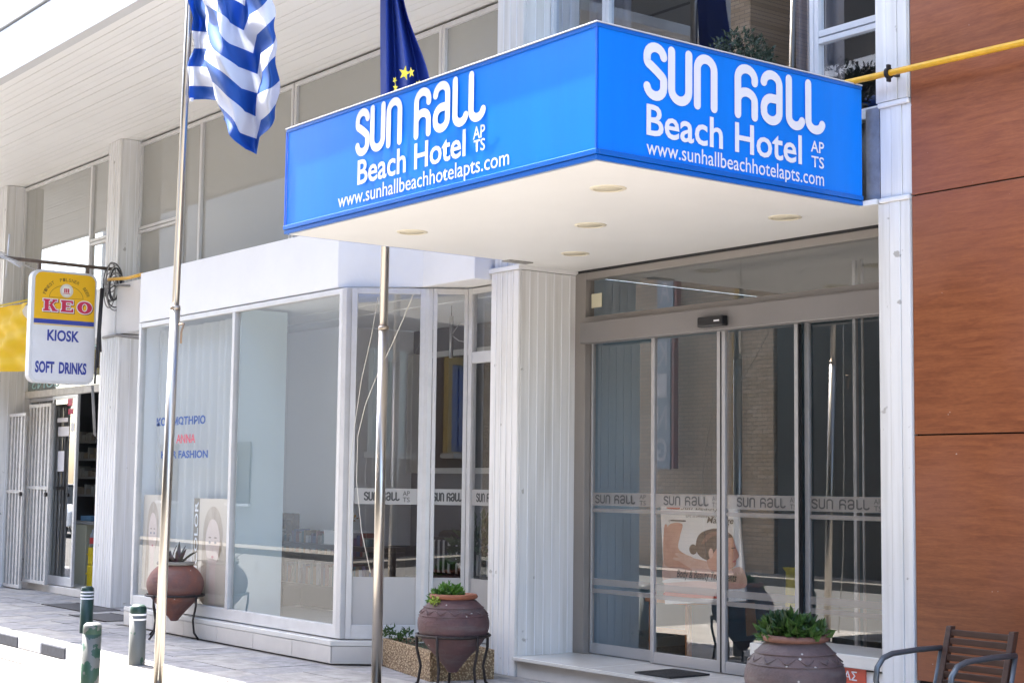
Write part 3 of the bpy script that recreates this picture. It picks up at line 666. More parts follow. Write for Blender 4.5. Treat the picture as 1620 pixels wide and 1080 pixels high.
# fascia: thick band following the bay
out = [(-16.42, 7.25), c1, c2, (-10.815, 7.80), (-10.815, 8.60), (-16.42, 8.60)]
MB().prism(out, Fz0, Fz1).build('fascia', PLAS, shop, bevel=.008)
YE = 8.14
w1, w2, w3, w4, w5 = (-16.10, 7.27), (-12.03, 7.27), (-11.60, 7.84), (-11.36, 8.13), (-10.82, YE)
ZB, ZT = .21, 3.29
w1 = (-16.38, 7.27)
base = [(-16.36, 7.17), (-11.98, 7.17), (-11.52, 7.74), (-11.28, 8.08), (-10.82, 8.08), (-10.82, 8.8), (-16.36, 8.8)]
bse = MB().prism(base, 0, .150).build('base', TILE, shop)
MB().prism([(x-.0+.0, y-.015) for x, y in base[:2]]+[(base[2][0]+.012, base[2][1]-.01), (base[3][0]+.015, base[3][1])]+base[4:], .153, .20).build('sill', MARB, shop, bevel=.004)
# facing tiles on the base
xs_ = [-16.36, -15.62, -14.88, -14.14, -13.40, -12.66, -11.98]
for a_, b_ in zip(xs_, xs_[1:]): MB().slab((a_+.003, 7.17), (b_-.003, 7.17), .003, .149, -.012, -.001).build('tile', TILE, bse, bevel=.002)
MB().slab((-11.976, 7.172), (-11.525, 7.735), .003, .149, -.012, -.001).build('tile', TILE, bse, bevel=.002)
MB().slab((-11.518, 7.745), (-11.285, 8.075), .003, .149, -.012, -.001).build('tile', TILE, bse, bevel=.002)
FRM = mat('pale_window_frame', (.62, .61, .60), .4, .1, noise=.15, nscale=4)
m1 = onY(368, 740, 7.27).x; j1 = onY(452, 740, 7.27).x
f = MB(); f.frame(w1, w2, ZB, ZT, .06, -.035, .035, wt=.05, wb=.11); f.box(m1-.028, m1+.028, 7.235, 7.30, ZB+.11, ZT-.05)
fr1 = f.build('window_frame', FRM, shop, bevel=.004)
pn1 = MB().box(w1[0]+.06, m1-.028, 7.268, 7.276, ZB+.11, ZT-.05).build('pane', G_SHOP, fr1)
MB().box(m1+.028, j1-.003, 7.268, 7.276, ZB+.11, ZT-.05).build('pane', G_SHOP, fr1)
MB().box(j1+.003, w2[0]-.06, 7.268, 7.276, ZB+.11, ZT-.05).build('pane', G_SHOP, fr1)
def bay_frame(a_, b_, wb=.12, post=.05):
    f = MB(); f.frame(a_, b_, ZB, ZT, post, -.03, .03, wt=.05, wb=wb); return f.build('window_frame', FRM, shop, bevel=.004)
G_BAY = glass('bay_glass', (.95, .96, .97), .15)
FILM = mat('frosted_film', (.46, .44, .42), .6, noise=.05, nscale=2)
def bay(a_, b_, post=.05):
    d = Vector((b_[0]-a_[0], b_[1]-a_[1])); L = d.length; d.normalize()
    ff = bay_frame(a_, b_, post=post)
    A = Vector(a_)+d*post; B = Vector(a_)+d*(L-post)
    MB().slab(A, B, ZB+.12, ZT-.05, -.004, .004).build('pane', G_BAY, ff)
    return ff, Plane((A.x+d.y*.004, A.y-d.x*.004, 0), (d.x, d.y, 0)), L-2*post
# corner posts
MB().prism([(w2[0]+.002, 7.235), (w2[0]+.05, 7.245), (w2[0]+.05, 7.33), (w2[0]+.002, 7.31)], ZB, ZT).build('corner_post', FRM, shop, bevel=.004)
A1 = (w2[0]+.055, 7.30); A2 = w3
fa, PA, LA = bay(A1, A2)
zA0, zA1 = onY(700, 912, 7.6).z, None
def band_on(P, L, ff, par, first=True):
    u, zt0 = P.px(600, 772); u, zt1 = P.px(600, 797); u, zf = P.px(600, 912)
    return zt0, zt1, zf
zt0, zt1, zf = band_on(PA, LA, fa, None)
def dress(P, L, par, lg=None):
    mb = MB(); P.poly(mb, [(0, ZB+.12), (L, ZB+.12), (L, zf), (0, zf)], .002); mb.build('frosted_film', FILM, par)
    mb = MB(); P.poly(mb, [(0, zt1), (L, zt1), (L, zt0), (0, zt0)], .002); mb.build('etched_band', mat('pale_band', (.36, .35, .335), .6), par)
    h = zt0-zt1
    a_, b_ = (L*.16, L*.72) if lg is None else (P.px(lg[0], 785)[0], min(L, P.px(lg[1], 785)[0]))
    logo(P, 'lettering', INK, par, a_, b_, zt1+.22*h, zt0-.22*h, .003, .17)
    if lg: return
    P.text('AP', 'lettering', INK, par, L*.77, L*.88, zt1+.55*h, zt0-.15*h, .003); P.text('TS', 'lettering', INK, par, L*.77, L*.88, zt1+.15*h, zt1+.45*h, .003)
dress(PA, LA, fa)
MB().prism([(w3[0]-.01, w3[1]-.035), (w3[0]+.055, w3[1]-.01), (w3[0]+.07, w3[1]+.03), (w3[0]+.0, w3[1]+.03)], ZB, ZT).build('corner_post', FRM, shop, bevel=.004)
fb, PB, LB = bay((w3[0]+.065, w3[1]+.035), w4, .035)
dress(PB, LB, fb, (685, 735))
fc = MB(); fc.frame((w4[0]+.03, YE), w5, ZB, ZT, .055, -.03, .03, wt=.05, wb=.11); ztr = onY(760, 565, YE).z
fc.box(w4[0]+.085, -10.88, YE-.025, YE+.02, ztr-.05, ztr+.05)
fco = fc.build('window_frame', FRM, shop, bevel=.004)
MB().box(w4[0]+.085, -10.875, YE-.004, YE+.004, ZB+.11, ztr-.05).build('pane', G_BAY, fco); MB().box(w4[0]+.085, -10.875, YE-.004, YE+.004, ztr+.05, ZT-.05).build('pane', G_BAY, fco)
PC = Plane((w4[0]+.085, YE-.004, 0), (1, 0, 0)); dress(PC, .395, fco, (754, 805))
# salon lettering on the first pane
PS = Plane((0, 7.2675, 0), (1, 0, 0))
def stext(s, x0, yb0, x1, yt0, m, bold=.02, par=fr1):
    u0, v0 = PS.px(x0, yb0); u1, _ = PS.px(x1, yb0); _, v1 = PS.px(x0, yt0)
    return PS.text(s, 'lettering', m, par, u0, u1, v0, v1, .003, bold)
LB_ = mat('lettering_blue', (.01, .07, .28), .6); LRd = mat('lettering_red', (.55, .05, .10), .5)
stext('ΚΟΜΜΩΤΗΡΙΟ', 248, 674, 325, 661, LB_, .035); stext('ANNA', 279, 701, 309, 687, LRd, .02); stext('HAIR FASHION', 255, 725, 329, 713, LB_, .035)
# ---- rooms behind
RW = mat('room_white', (.82, .83, .85), .8); RG = mat('room_partition', (.55, .64, .65), .5)
room = thing('lounge_room', '', ''); del room['label'], room['category']; struct(room)
MB().box(-16.3, -10.86, 7.34, 12.2, .0, .19).build('floor', mat('room_floor', (.33, .28, .24), .4), room) if False else MB().box(-18.5, -10.86, 8.81, 12.2, .0, .19).build('floor', mat('room_floor', (.50, .46, .42), .4), room)
MB().box(-14.92, -12.76, 9.95, 10.05, 0.19, 3.28).build('wall', RW, room)
MB().box(-18.39, -14.9, 8.95, 9.05, 0.19, 3.28).build('wall', RW, room)
MB().box(-14.96, -14.9, 9.051, 9.949, 0.19, 3.28).build('wall', RW, room)
MB().box(-12.75, -10.6, 11.2, 11.3, 0, 3.3).build('wall', RW, room)
MB().box(-18.5, -18.4, 8.76, 9.94, 0.19, 3.28).build('wall', RW, room)
MB().box(-12.80, -12.76, 10.06, 11.19, 0.19, 3.28).build('wall', RW, room)
MB().box(-18.5, -10.83, 8.61, 11.19, 3.29, 3.36).build('ceiling', RW, room)
MB().box(-10.84, -10.78, 8.7, 11.19, 0, 3.28).build('wall', RW, room)
MB().box(-16.41, -16.38, 7.3, 8.61, .2, 3.29).build('wall', RW, room)
MB().box(m1-.03, m1+.0, 7.32, onX(450, 700, m1).y, .2, 3.28).build('partition', RG, room)
MB().box(-13.1, -12.95, 8.9, 9.05, .2, 3.28).build('column', RW, room) if False else None
# curtain in the salon pane
pts = []; x = w1[0]+.08; k = 0
while x < m1-.05: pts.append((x, 7.44+.022*math.sin(k*.62)+.012*math.sin(k*.23+1))); x += .017; k += 1
cu_ = MB(); cu_.add([(p[0], p[1], .23) for p in pts]+[(p[0], p[1], 3.22) for p in pts], [(i, i+1, len(pts)+i+1, len(pts)+i) for i in range(len(pts)-1)], True)
tag(cu_.build('curtain', mat('net_curtain', (.70, .71, .71), .9, trans=.35)), 'white pleated net curtain behind the salon window lettering', 'curtain')
# hair posters inside the salon window
def hair_poster(lb, x0, x1, zlo, zhi, withstrip):
    P = Plane((x0, 7.33, zlo), (1, 0, 0)); W = x1-x0; H = zhi-zlo
    t = thing('hair_poster', lb, 'poster', (x0, 7.33, zlo))
    b_ = MB().box(x0, x1, 7.33, 7.336, zlo, zhi).build('sheet', mat('poster_beige', (.66, .56, .46), .5), t)
    s0 = W*.18 if withstrip else 0
    if withstrip:
        mb = MB(); P.poly(mb, [(0, 0), (s0, 0), (s0, H), (0, H)], .001); mb.build('strip', mat('strip_brown', (.14, .10, .06), .5), b_)
        Pv = Plane(P.p(s0*.8, 0), P.V, -P.U); Pv.N = P.N
        Pv.text('KLEENCOLOR' if False else 'INCOLOR', 'lettering', LETT, b_, H*.22, H*.97, 0, s0*.6, .003, .01)
    cu2 = s0+(W-s0)*.52
    mb = MB(); P.ell(mb, cu2, H*.66, W*.30, H*.27, .002); mb.build('print', mat('print_blondhair', (.56, .44, .34), .5, col2=(.36, .26, .18), nscale=14, stretch=(1, 1, .3)), b_)
    mb = MB(); P.poly(mb, smooth([(cu2-W*.29, H*.66), (cu2-W*.18, H*.62), (cu2-W*.16, H*.30), (cu2-W*.22, H*.05), (cu2-W*.36, H*.06), (cu2-W*.33, H*.4)]), .0022); mb.build('print', mat('print_blondhair', (.56, .44, .34), .5), b_)
    mb = MB(); P.poly(mb, smooth([(cu2-W*.20, H*.66), (cu2-W*.08, H*.80), (cu2+W*.10, H*.79), (cu2+W*.21, H*.66), (cu2+W*.20, H*.52), (cu2+W*.12, H*.40), (cu2+.01, H*.345), (cu2-W*.10, H*.40), (cu2-W*.19, H*.52)]), .003); mb.build('print', mat('print_face', (.76, .63, .56), .5, col2=(.68, .50, .43), nscale=5), b_)
    mb = MB(); P.poly(mb, [(cu2-W*.09, 0), (cu2+W*.12, 0), (cu2+W*.10, H*.40), (cu2-W*.07, H*.40)], .0025); mb.build('print', mat('print_face', (.74, .60, .54), .5), b_)
    for e in (-.08, .09):
        mb = MB(); P.ell(mb, cu2+e*W, H*.60, W*.035, H*.012, .004, 12); mb.build('print', mat('print_eye', (.20, .20, .24), .5), b_)
        mb = MB(); P.ell(mb, cu2+e*W, H*.645, W*.045, H*.007, .004, 12); mb.build('print', mat('print_brow', (.30, .20, .14), .5), b_)
    mb = MB(); P.ell(mb, cu2+.01, H*.47, W*.04, H*.013, .004, 12); mb.build('print', mat('print_lips2', (.60, .22, .24), .5), b_)
    mb = MB(); P.poly(mb, [(cu2+.0, H*.515), (cu2+W*.035, H*.515), (cu2+W*.018, H*.58)], .004); mb.build('print', mat('print_nose', (.66, .48, .42), .5), b_)
zp1 = onY(330, 788, 7.33).z; zp0 = onY(330, 962, 7.33).z
hair_poster('beige hair colour poster of a face with brown lettered side strip', onY(305, 870, 7.33).x, onY(357, 870, 7.33).x, zp0, zp1, True)
hair_poster('faded hair poster of a face at the left edge of the salon window', onY(226, 850, 7.33).x, onY(256, 850, 7.33).x, zp0+.1, zp1+.02, False)
# bookshelf with mask, lounge furniture
def shelf_y(y): return y
ys = 8.55
sx0, sx1 = onY(433, 880, ys).x, onY(560, 880, ys).x+.42
bk = thing('bookshelf', 'low dark bookshelf seen through the clear bay window', 'bookshelf', ((sx0+sx1)/2, ys, .19))
DW = mat('dark_wood', (.035, .025, .022), .4)
zt_s = onY(480, 858, ys).z
MB().box(sx0, sx1, ys, ys+.35, zt_s-.05, zt_s).build('top', DW, bk, bevel=.004)
MB().box(sx0, sx0+.04, ys, ys+.35, .2, zt_s-.052).build('side', DW, bk); MB().box(sx1-.04, sx1, ys, ys+.35, .2, zt_s-.052).build('side', DW, bk)
MB().box(sx0+.04, sx1-.04, ys+.33, ys+.35, .2, zt_s-.052).build('back', DW, bk)
for zz in (.45, .78): MB().box(sx0+.041, sx1-.041, ys+.01, ys+.33, zz, zz+.03).build('shelf', DW, bk)
bcols = [(.03, .05, .14), (.15, .03, .03), (.30, .28, .24), (.03, .09, .10), (.18, .11, .05), (.34, .34, .36), (.07, .04, .10)]
x = sx0+.06; k = 0; nb = 0
for zz in (.48, .81):
    x = sx0+.06
    while x < sx1-.1 and nb < (30 if zz < .6 else 60):
        wd = random.uniform(.035, .075); h = random.uniform(.17, .25)
        if random.random() < .88:
            tag(MB().box(x, x+wd-.002, ys+.06, ys+.24, zz+.001, zz+h).build('book', mat('book_%d' % (nb % 7), bcols[nb % 7], .5)), 'thin %s book standing on the %s shelf of the dark bookshelf' % (('navy', 'red', 'cream', 'teal', 'tan', 'grey', 'purple')[nb % 7], 'upper' if zz > .6 else 'lower'), 'book', 'books on the dark shelf'); nb += 1
        x += wd
# carved mask on stand
mx0 = onY(457, 830, ys+.12)
msk = thing('carved_mask', 'square carved wooden face sculpture on a stand atop the dark bookshelf', 'sculpture', (mx0.x, ys+.12, zt_s))
CW = mat('carved_wood', (.12, .07, .035), .6, noise=.5, nscale=18, bump=.6, bscale=40)
z0_ = onY(457, 848, ys+.12).z; z1_ = onY(457, 811, ys+.12).z; hw = (onY(470, 830, ys+.12).x-onY(445, 830, ys+.12).x)/2
bm_ = MB().box(mx0.x-hw, mx0.x+hw, ys+.08, ys+.16, z0_, z1_).build('face', CW, msk, bevel=.012)
H = z1_-z0_
fe = MB(); yy = ys+.08
fe.box(mx0.x-.018, mx0.x+.018, yy-.03, yy-.001, z0_+H*.35, z0_+H*.72)
for s_ in (-1, 1): fe.box(mx0.x+s_*hw*.5-.03, mx0.x+s_*hw*.5+.03, yy-.018, yy-.001, z0_+H*.55, z0_+H*.62); fe.box(mx0.x+s_*hw*.5-.04, mx0.x+s_*hw*.5+.04, yy-.025, yy-.001, z0_+H*.70, z0_+H*.76)
fe.box(mx0.x-.05, mx0.x+.05, yy-.02, yy-.001, z0_+H*.18, z0_+H*.26)
fe.build('features', CW, msk, bevel=.005)
MB().box(mx0.x-.015, mx0.x+.015, ys+.11, ys+.14, zt_s, z0_).build('stem', DW, msk); MB().box(mx0.x-hw*.8, mx0.x+hw*.8, ys+.06, ys+.2, zt_s, zt_s+.05).build('plinth', DW, msk)
# white plinth with dried basket flowers
v0 = onY(522, 838, ys+.02)
wp = thing('white_box', 'white block on the right end of the dark bookshelf', 'box', (v0.x, ys+.1, zt_s))
MB().box(v0.x-.12, v0.x+.3, ys+.02, ys+.3, zt_s+.001, v0.z).build('block', PLAS, wp, bevel=.004)
fl_ = MB(); 
for k in range(120):
    c = Vector((v0.x+.10, ys+.15, v0.z+.13))+Vector((random.gauss(0, .05), random.gauss(0, .05), random.gauss(0, .04))); r = .018
    a_ = Vector((random.uniform(-1, 1), random.uniform(-1, 1), random.uniform(-1, 1))).normalized()*r; b2 = a_.cross(Vector((.3, .5, .8))).normalized()*r
    fl_.add([c-a_, c+b2, c+a_, c-b2], [(0, 1, 2, 3)])
tag(fl_.build('dried_flowers', mat('dried_ochre', (.42, .26, .08), .8)), 'ochre dried flower ball on the white block above the bookshelf', 'flowers')
# sofa with striped cushions
sf = onY(700, 880, 9.9)
sofa = thing('sofa', 'black sofa seen behind the angled bay glass', 'sofa', (-13, 9.3, .19))
BLKF = mat('black_fabric', (.018, .019, .024), .8)
MB().box(-13.75, -12.1, 8.95, 9.6, .30, .62).build('seat', BLKF, sofa, bevel=.04)
MB().box(-13.8, -12.1, 9.5, 9.75, .6, onY(700, 838, 9.5).z).build('backrest', BLKF, sofa, bevel=.06)
MB().box(-13.95, -13.76, 8.93, 9.7, .25, .92).build('armrest', BLKF, sofa, bevel=.05)
def cushion(x, lb):
    t = thing('cushion', lb, 'cushion', (x, 9.4, .62))
    c_ = MB().box(x-.22, x+.22, 9.30, 9.46, .63, 1.02).build('pad', BLKF, t, bevel=.05)
    for k in range(5): MB().box(x-.2+k*.09, x-.17+k*.09, 9.295, 9.42, .66, .99).build('stripe', mat('stripe_white', (.55, .53, .5), .8), c_)
cushion(-13.45, 'black cushion with white stripes at the left end of the sofa'); cushion(-12.95, 'black cushion with white stripes in the middle of the sofa'); cushion(-12.42, 'black cushion with white stripes at the right end of the sofa')
# dark side wall behind the bay
MB().box(-12.75, -10.85, 11.1, 11.19, .2, 3.28).build('wall', mat('dark_paint', (.06, .065, .075), .7), room)
MB().box(-14.89, -12.76, 9.90, 9.949, .2, 3.28).build('wall', mat('grey_paint_wall', (.20, .205, .225), .7), room)
for (pa0, pa1) in ((530, 651), (668, 800)):
    xa_, xb_, zl_, zh_ = max(onY(pa0, 700, 9.8).x, -14.85), min(onY(pa1, 700, 9.8).x, -12.9), onY(pa0, 737, 9.8).z, 2.95
    f = MB(); f.frame((xa_, 9.85), (xb_, 9.85), zl_-.08, zh_+.06, .06, -.05, .04); fo = f.build('window_frame', mat('frame_white', (.6, .6, .58), .5), room)
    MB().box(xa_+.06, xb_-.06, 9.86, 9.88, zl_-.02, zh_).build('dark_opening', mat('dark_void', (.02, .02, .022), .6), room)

# hanging metal lamp in the bay
lp = onY(714, 530, 8.7)
hl = thing('wall_lamp', 'steel tube lamp with twin brackets hanging in the narrow bay pane', 'lamp', lp)
zA, zB_ = onY(714, 500, 8.7).z, onY(714, 566, 8.7).z
MB().tube([(lp.x, 8.7, zB_), (lp.x, 8.7, zA)], .02, 10).build('tube', mat('grey_steel', (.40, .40, .41), .3, .8), hl)
g = MB(); g.tube([(lp.x, 8.7, lp.z), (lp.x+.1, 8.72, lp.z+.10), (lp.x+.2, 8.74, lp.z+.12)], .005, 6); g.tube([(lp.x, 8.7, lp.z), (lp.x+.1, 8.72, lp.z-.06), (lp.x+.2, 8.74, lp.z-.08)], .005, 6); g.build('bracket', ALU, hl)
MB().tube([(lp.x, 8.7, zA-.03), (lp.x, 8.7, 3.28)], .004, 6).build('cord', DARK, hl)
# indoor plant behind the small pane
def leafball(name, c, r, n, m, parent=None, flat=1., size=.05, seed=1, up=.3):
    rnd = random.Random(seed); mb = MB()
    for k in range(n):
        th = rnd.uniform(0, 2*math.pi); ph_ = math.acos(rnd.uniform(-.3, 1)); rr = r*(rnd.random()**.45)
        d = Vector((math.sin(ph_)*math.cos(th), math.sin(ph_)*math.sin(th), math.cos(ph_)*flat))
        p_ = Vector(c)+d*rr
        ax = (d+Vector((rnd.gauss(0, .4), rnd.gauss(0, .4), up+rnd.gauss(0, .3)))).normalized(); sd = ax.cross(Vector((rnd.gauss(0, 1), rnd.gauss(0, 1), rnd.gauss(0, 1)))).normalized()
        L = size*rnd.uniform(.7, 1.3); wd = L*.24; nn = ax.cross(sd)
        mb.add([p_, p_+ax*L*.5+sd*wd+nn*L*.06, p_+ax*L+nn*-.02, p_+ax*L*.5-sd*wd+nn*L*.06], [(0, 1, 2, 3)])
    return mb.build(name, m, parent)
LEAF = mat('leaf_green', (.055, .125, .022), .5, noise=.55, nscale=40, trans=.25); LEAFB = mat('leaf_bright', (.10, .24, .03), .5, noise=.4, nscale=40, trans=.3); LEAFD = mat('leaf_dark', (.03, .07, .02), .5, noise=.4, nscale=30)
hp = onY(762, 860, 9.2)
ip = thing('indoor_plant', 'dark leafy house plant behind the small pane beside the ribbed pillar', 'plant', (hp.x, 9.2, .19))
leafball('foliage', (hp.x, 9.2, hp.z-.1), .3, 260, LEAFD, ip, 1.2, .11, 3); MB().tube([(hp.x, 9.2, .42), (hp.x, 9.2, hp.z)], .015, 8).build('stem', IRON, ip); MB().lathe([(.001, 0), (.12, 0), (.15, .23), (.13, .23), (.12, .1), (.001, .1)], (hp.x, 9.2, .19), 20).build('pot', mat('plant_pot', (.3, .3, .3), .5), ip)

# ================================================================== KIOSK FRONT
YKi = 8.35
kx = lambda px, py=780, y=YKi: onY(px, py, y).x
ki = thing('kiosk_shop', 'kiosk shopfront with white metal frames and dark open doorway at the far left', 'shopfront', (-21, YKi, 0))
MB().box(-22.8, -19.14, 8.28, 8.9, 0, .10).build('plinth', TILE, ki, bevel=.004)
zk0 = .11; zk1 = onY(70, 628, YKi).z
zf0 = onY(100, 640, YKi).z
gx0, gx1, gx2 = kx(80), kx(120), -19.14
GW = mat('old_white_paint', (.60, .58, .55), .5, noise=.3, nscale=12)
MB().box(-22.8, -19.14, 8.32, 8.40, zk1, zk1+.10).build('header', GW, ki, bevel=.004)
f = MB(); f.frame((gx0, YKi), (gx1, YKi), zk0, zk1-.003, .05, -.02, .02, wb=.12); df = f.build('door', ALU, ki, bevel=.003)
MB().box(gx0+.05, gx1-.05, YKi-.003, YKi+.003, zk0+.12, zk1-.05).build('pane', G_KI, df)
f = MB(); f.frame((-22.79, YKi+.06), (gx0-.005, YKi+.06), zk0, zk1-.003, .05, -.02, .02); d2 = f.build('door', ALU, ki)
MB().box(-22.74, gx0-.06, YKi+.056, YKi+.062, zk0+.05, zk1-.06).build('pane', G_KI, d2)
# fanlight above the header, the reflection of a sign painted on as reversed lettering
MB().box(-22.8, -19.14, 8.36, 8.366, zk1+.10, 3.38).build('fanlight', glass('fan_glass', (.7, .8, .82), .15, film=.3, filmcol=(.45, .55, .58)), ki)
PKf = Plane((0, 8.358, 0), (1, 0, 0)); a_ = PKf.px(50, 626); b_ = PKf.px(93, 616)
o = PKf.text('SUNS', 'lettering', mat('reflection_teal', (.28, .45, .48), .5), ki, b_[0], a_[0], zk1+.13, zk1+.30, .002, .01)
# papers taped on the door glass
PKd = Plane((0, YKi-.004, 0), (1, 0, 0))
for (x0, y0, x1, y1, m_) in ((91, 660, 108, 668, LETT), (92, 674, 110, 690, LETT), (91, 713, 102, 745, LETT), (112, 668, 118, 682, LETT), (107, 630, 115, 642, LRd), (108, 646, 116, 655, LRd)):
    (ua, va), (ub, vb) = PKd.px(x0, y1), PKd.px(x1, y0); mb = MB(); PKd.poly(mb, [(ua, va), (ub, va), (ub, vb), (ua, vb)], .002); mb.build('notice', m_, df)
# folding security grille
def grille(px0, px1, n, y, ztop, lb):
    t = thing('security_grille', lb, 'grille', (kx(px0), y, 0))
    x0, x1 = kx(px0, 780, y), kx(px1, 780, y); zb = .02 if px0 < 20 else .11
    for k in range(n):
        x = x0+(x1-x0)*k/(n-1); wd = .022 if k % 3 else .034
        MB().box(x-wd, x+wd, y-.015, y+.015, zb+.04, ztop-.04).build('bar', GW, t)
    for zz in (zb, .11+(ztop-.1)*.52, ztop-.04): MB().box(x0-.05, x1+.05, y-.022, y+.022, zz, zz+.045).build('rail', GW, t)
    MB().tube([(x1, y-.05, 1.35), (x1, y-.02, 1.35)], .03, 10).build('lock', IRON, t)
grille(2, 36, 8, 8.12, onY(20, 655, 8.12).z, 'left leaf of folded white steel bars before the kiosk front')
grille(45, 76, 7, 8.22, onY(60, 640, 8.22).z, 'right leaf of white steel bars beside the kiosk glass door')
# kiosk interior
kin = thing('kiosk_room', '', ''); del kin['label'], kin['category']; struct(kin)
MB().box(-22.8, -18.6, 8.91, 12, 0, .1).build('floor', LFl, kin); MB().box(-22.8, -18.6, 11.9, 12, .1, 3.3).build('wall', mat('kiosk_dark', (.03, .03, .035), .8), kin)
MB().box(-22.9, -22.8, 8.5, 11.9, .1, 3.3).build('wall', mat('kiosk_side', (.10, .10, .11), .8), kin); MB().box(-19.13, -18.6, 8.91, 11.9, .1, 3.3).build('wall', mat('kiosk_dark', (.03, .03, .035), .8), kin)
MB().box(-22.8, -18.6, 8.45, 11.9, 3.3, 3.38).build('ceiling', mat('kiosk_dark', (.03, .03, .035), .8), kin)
yk = 9.0
sh = thing('display_rack', 'shelving with packets inside the kiosk doorway', 'shelf', (kx(140, 780, yk), yk, .1))
xa, xb = kx(122, 780, yk)-.1, kx(160, 780, yk)+.3
for py in (700, 728, 757, 785): zz = onY(140, py, yk).z; MB().box(xa, xb, yk, yk+.3, zz, zz+.03).build('shelf', mat('shelf_grey', (.22, .21, .2), .6), sh)
MB().box(xa, xb, yk+.3, yk+.33, .1, 2.6).build('back', mat('kiosk_dark', (.03, .03, .035), .8), sh)
rnd = random.Random(5)
for py in (700, 728, 757, 785):
    zz = onY(140, py, yk).z+.031; x = xa+.03; 
    while x < xb-.1:
        wd = rnd.uniform(.06, .16); h = rnd.uniform(.06, .16)
        MB().box(x, x+wd-.01, yk+.02, yk+.2, zz, zz+h).build('packet', mat('packet_%d' % rnd.randrange(4), [(.12, .10, .09), (.20, .16, .12), (.08, .12, .2), (.25, .24, .22)][rnd.randrange(4)], .5), sh); x += wd+.01
yc = 8.72
ct = thing('counter', 'cream chest counter inside the kiosk doorway beside the column', 'counter', (kx(130, 850, yc), yc, .1))
zct = onY(140, 824, yc).z
MB().box(kx(122, 850, yc)-.15, kx(136, 850, yc), yc, yc+.6, .1, zct-.05).build('body', mat('cream_panel', (.50, .48, .36), .5), ct, bevel=.006)
MB().box(kx(122, 850, yc)-.17, kx(160, 850, yc)+.2, yc-.02, yc+.6, zct-.048, zct).build('worktop', mat('grey_top', (.30, .29, .28), .4), ct, bevel=.004)
px_ = kx(130, 810, yc)
tag(MB().box(px_-.1, px_+.28, yc+.02, yc+.2, zct+.001, zct+.07).build('magazine_pile', mat('blue_print', (.10, .22, .36), .5), bevel=.004), 'blue packets lying on the kiosk counter', 'packets')
yb = 8.62
for (px, pyb, h, lb) in ((139, 945, .30, 'yellow plastic crate on the kiosk floor, lower of the two by the column'), (140, 918, .24, 'yellow plastic canister standing on the lower yellow crate')):
    c_ = onY(px, pyb, yb); zb = .101 if px == 139 else .401
    t = thing('yellow_container', lb, 'container', (c_.x, yb, zb))
    w_ = .16 if px == 139 else .13
    MB().box(c_.x-w_/2, c_.x+w_/2, yb, yb+.2, zb, zb+h-.006).build('body', mat('yellow_plastic', (.75, .55, .01), .4), t, bevel=.015); MB().box(c_.x-w_/2-.01, c_.x+w_/2+.01, yb-.01, yb+.19, zb+h*.55, zb+h*.62).build('rib', mat('yellow_plastic', (.75, .55, .01), .4), t)
c_ = onY(142, 890, yb+.05); t = thing('bottle', 'small drink bottle with red label on the yellow canister in the kiosk doorway', 'bottle', (c_.x, yb+.08, .642))
MB().lathe([(.001, 0), (.04, 0), (.04, .14), (.015, .2), (.015, .235), (.001, .236)], (c_.x, yb+.08, .642), 16).build('body', mat('bottle_grey', (.3, .32, .36), .2), t); MB().lathe([(.0405, .04), (.041, .05), (.041, .12), (.0405, .125)], (c_.x, yb+.08, .642), 16).build('label', mat('label_red', (.6, .05, .05), .5), t)

# ================================================================== KIOSK LIGHTBOX SIGN
XS = -18.86
PKs = Plane((XS+.001, 7.0, 0), (0, 1, 0))
(s0u, s0v), (s1u, s1v) = PKs.px(45, 604), PKs.px(155, 434)
sg = thing('kiosk_sign', 'projecting lightbox sign with yellow beer panel above blue KIOSK and SOFT DRINKS lettering', 'sign', (XS, 7.4, 2.7))
yA, yB_ = 7.0+s0u, 7.0+s1u; zA, zB2 = s0v, s1v
def rrect(y0, y1, z0, z1, r, n=6):
    o = []
    for (cy, cz, a0) in ((y1-r, z1-r, 0), (y0+r, z1-r, 90), (y0+r, z0+r, 180), (y1-r, z0+r, 270)):
        for k in range(n+1): t_ = math.radians(a0+90*k/n); o.append((cy+r*math.cos(t_), cz+r*math.sin(t_)))
    return o
rr = rrect(yA, yB_, zA, zB2, .11); n = len(rr)
WP = mat('sign_casing', (.66, .66, .67), .4, noise=.1, nscale=6)
bx_ = MB().add([(XS-.14, y, z) for y, z in rr]+[(XS-.012, y, z) for y, z in rr], [tuple(range(n)), tuple(range(n, 2*n))[::-1]]+[(i, n+i, n+(i+1) % n, (i+1) % n) for i in range(n)]).build('casing', WP, sg, bevel=.008)
ri = rrect(yA+.035, yB_-.03, zA+.035, zB2-.03, .09); 
fc_ = MB().add([(XS-.012, y, z) for y, z in ri]+[(XS, y, z) for y, z in ri], [tuple(range(n, 2*n))]+[(i, (i+1) % n, n+(i+1) % n, n+i) for i in range(n)]).build('face', mat('sign_face_white', (.72, .72, .74), .35, noise=.08, nscale=5), sg)
U0, U1 = yA+.035-7.0, yB_-.03-7.0; V0, V1 = zA+.035, zB2-.03; W, H = U1-U0, V1-V0
zmid = V0+H*.565
up = [(u, v) for u, v in [(y-7.0, z) for y, z in ri] if v > zmid]
up = sorted(up, key=lambda q: math.atan2(q[1]-(zmid+.1), q[0]-(U0+W/2)))
top = [(y-7.0, z) for y, z in ri[:14]]     # upper right arc then upper left arc
mb = MB(); PKs.poly(mb, [(U1, zmid)]+top+[(U0, zmid)], .001); mb.build('print', mat('beer_yellow', (.82, .46, .005), .4, noise=.08, nscale=4), fc_)
mb = MB(); PKs.poly(mb, [(U0, zmid-.055), (U1, zmid-.055), (U1, zmid), (U0, zmid)], .0015); mb.build('print', mat('sign_navy', (.03, .05, .30), .4), fc_)
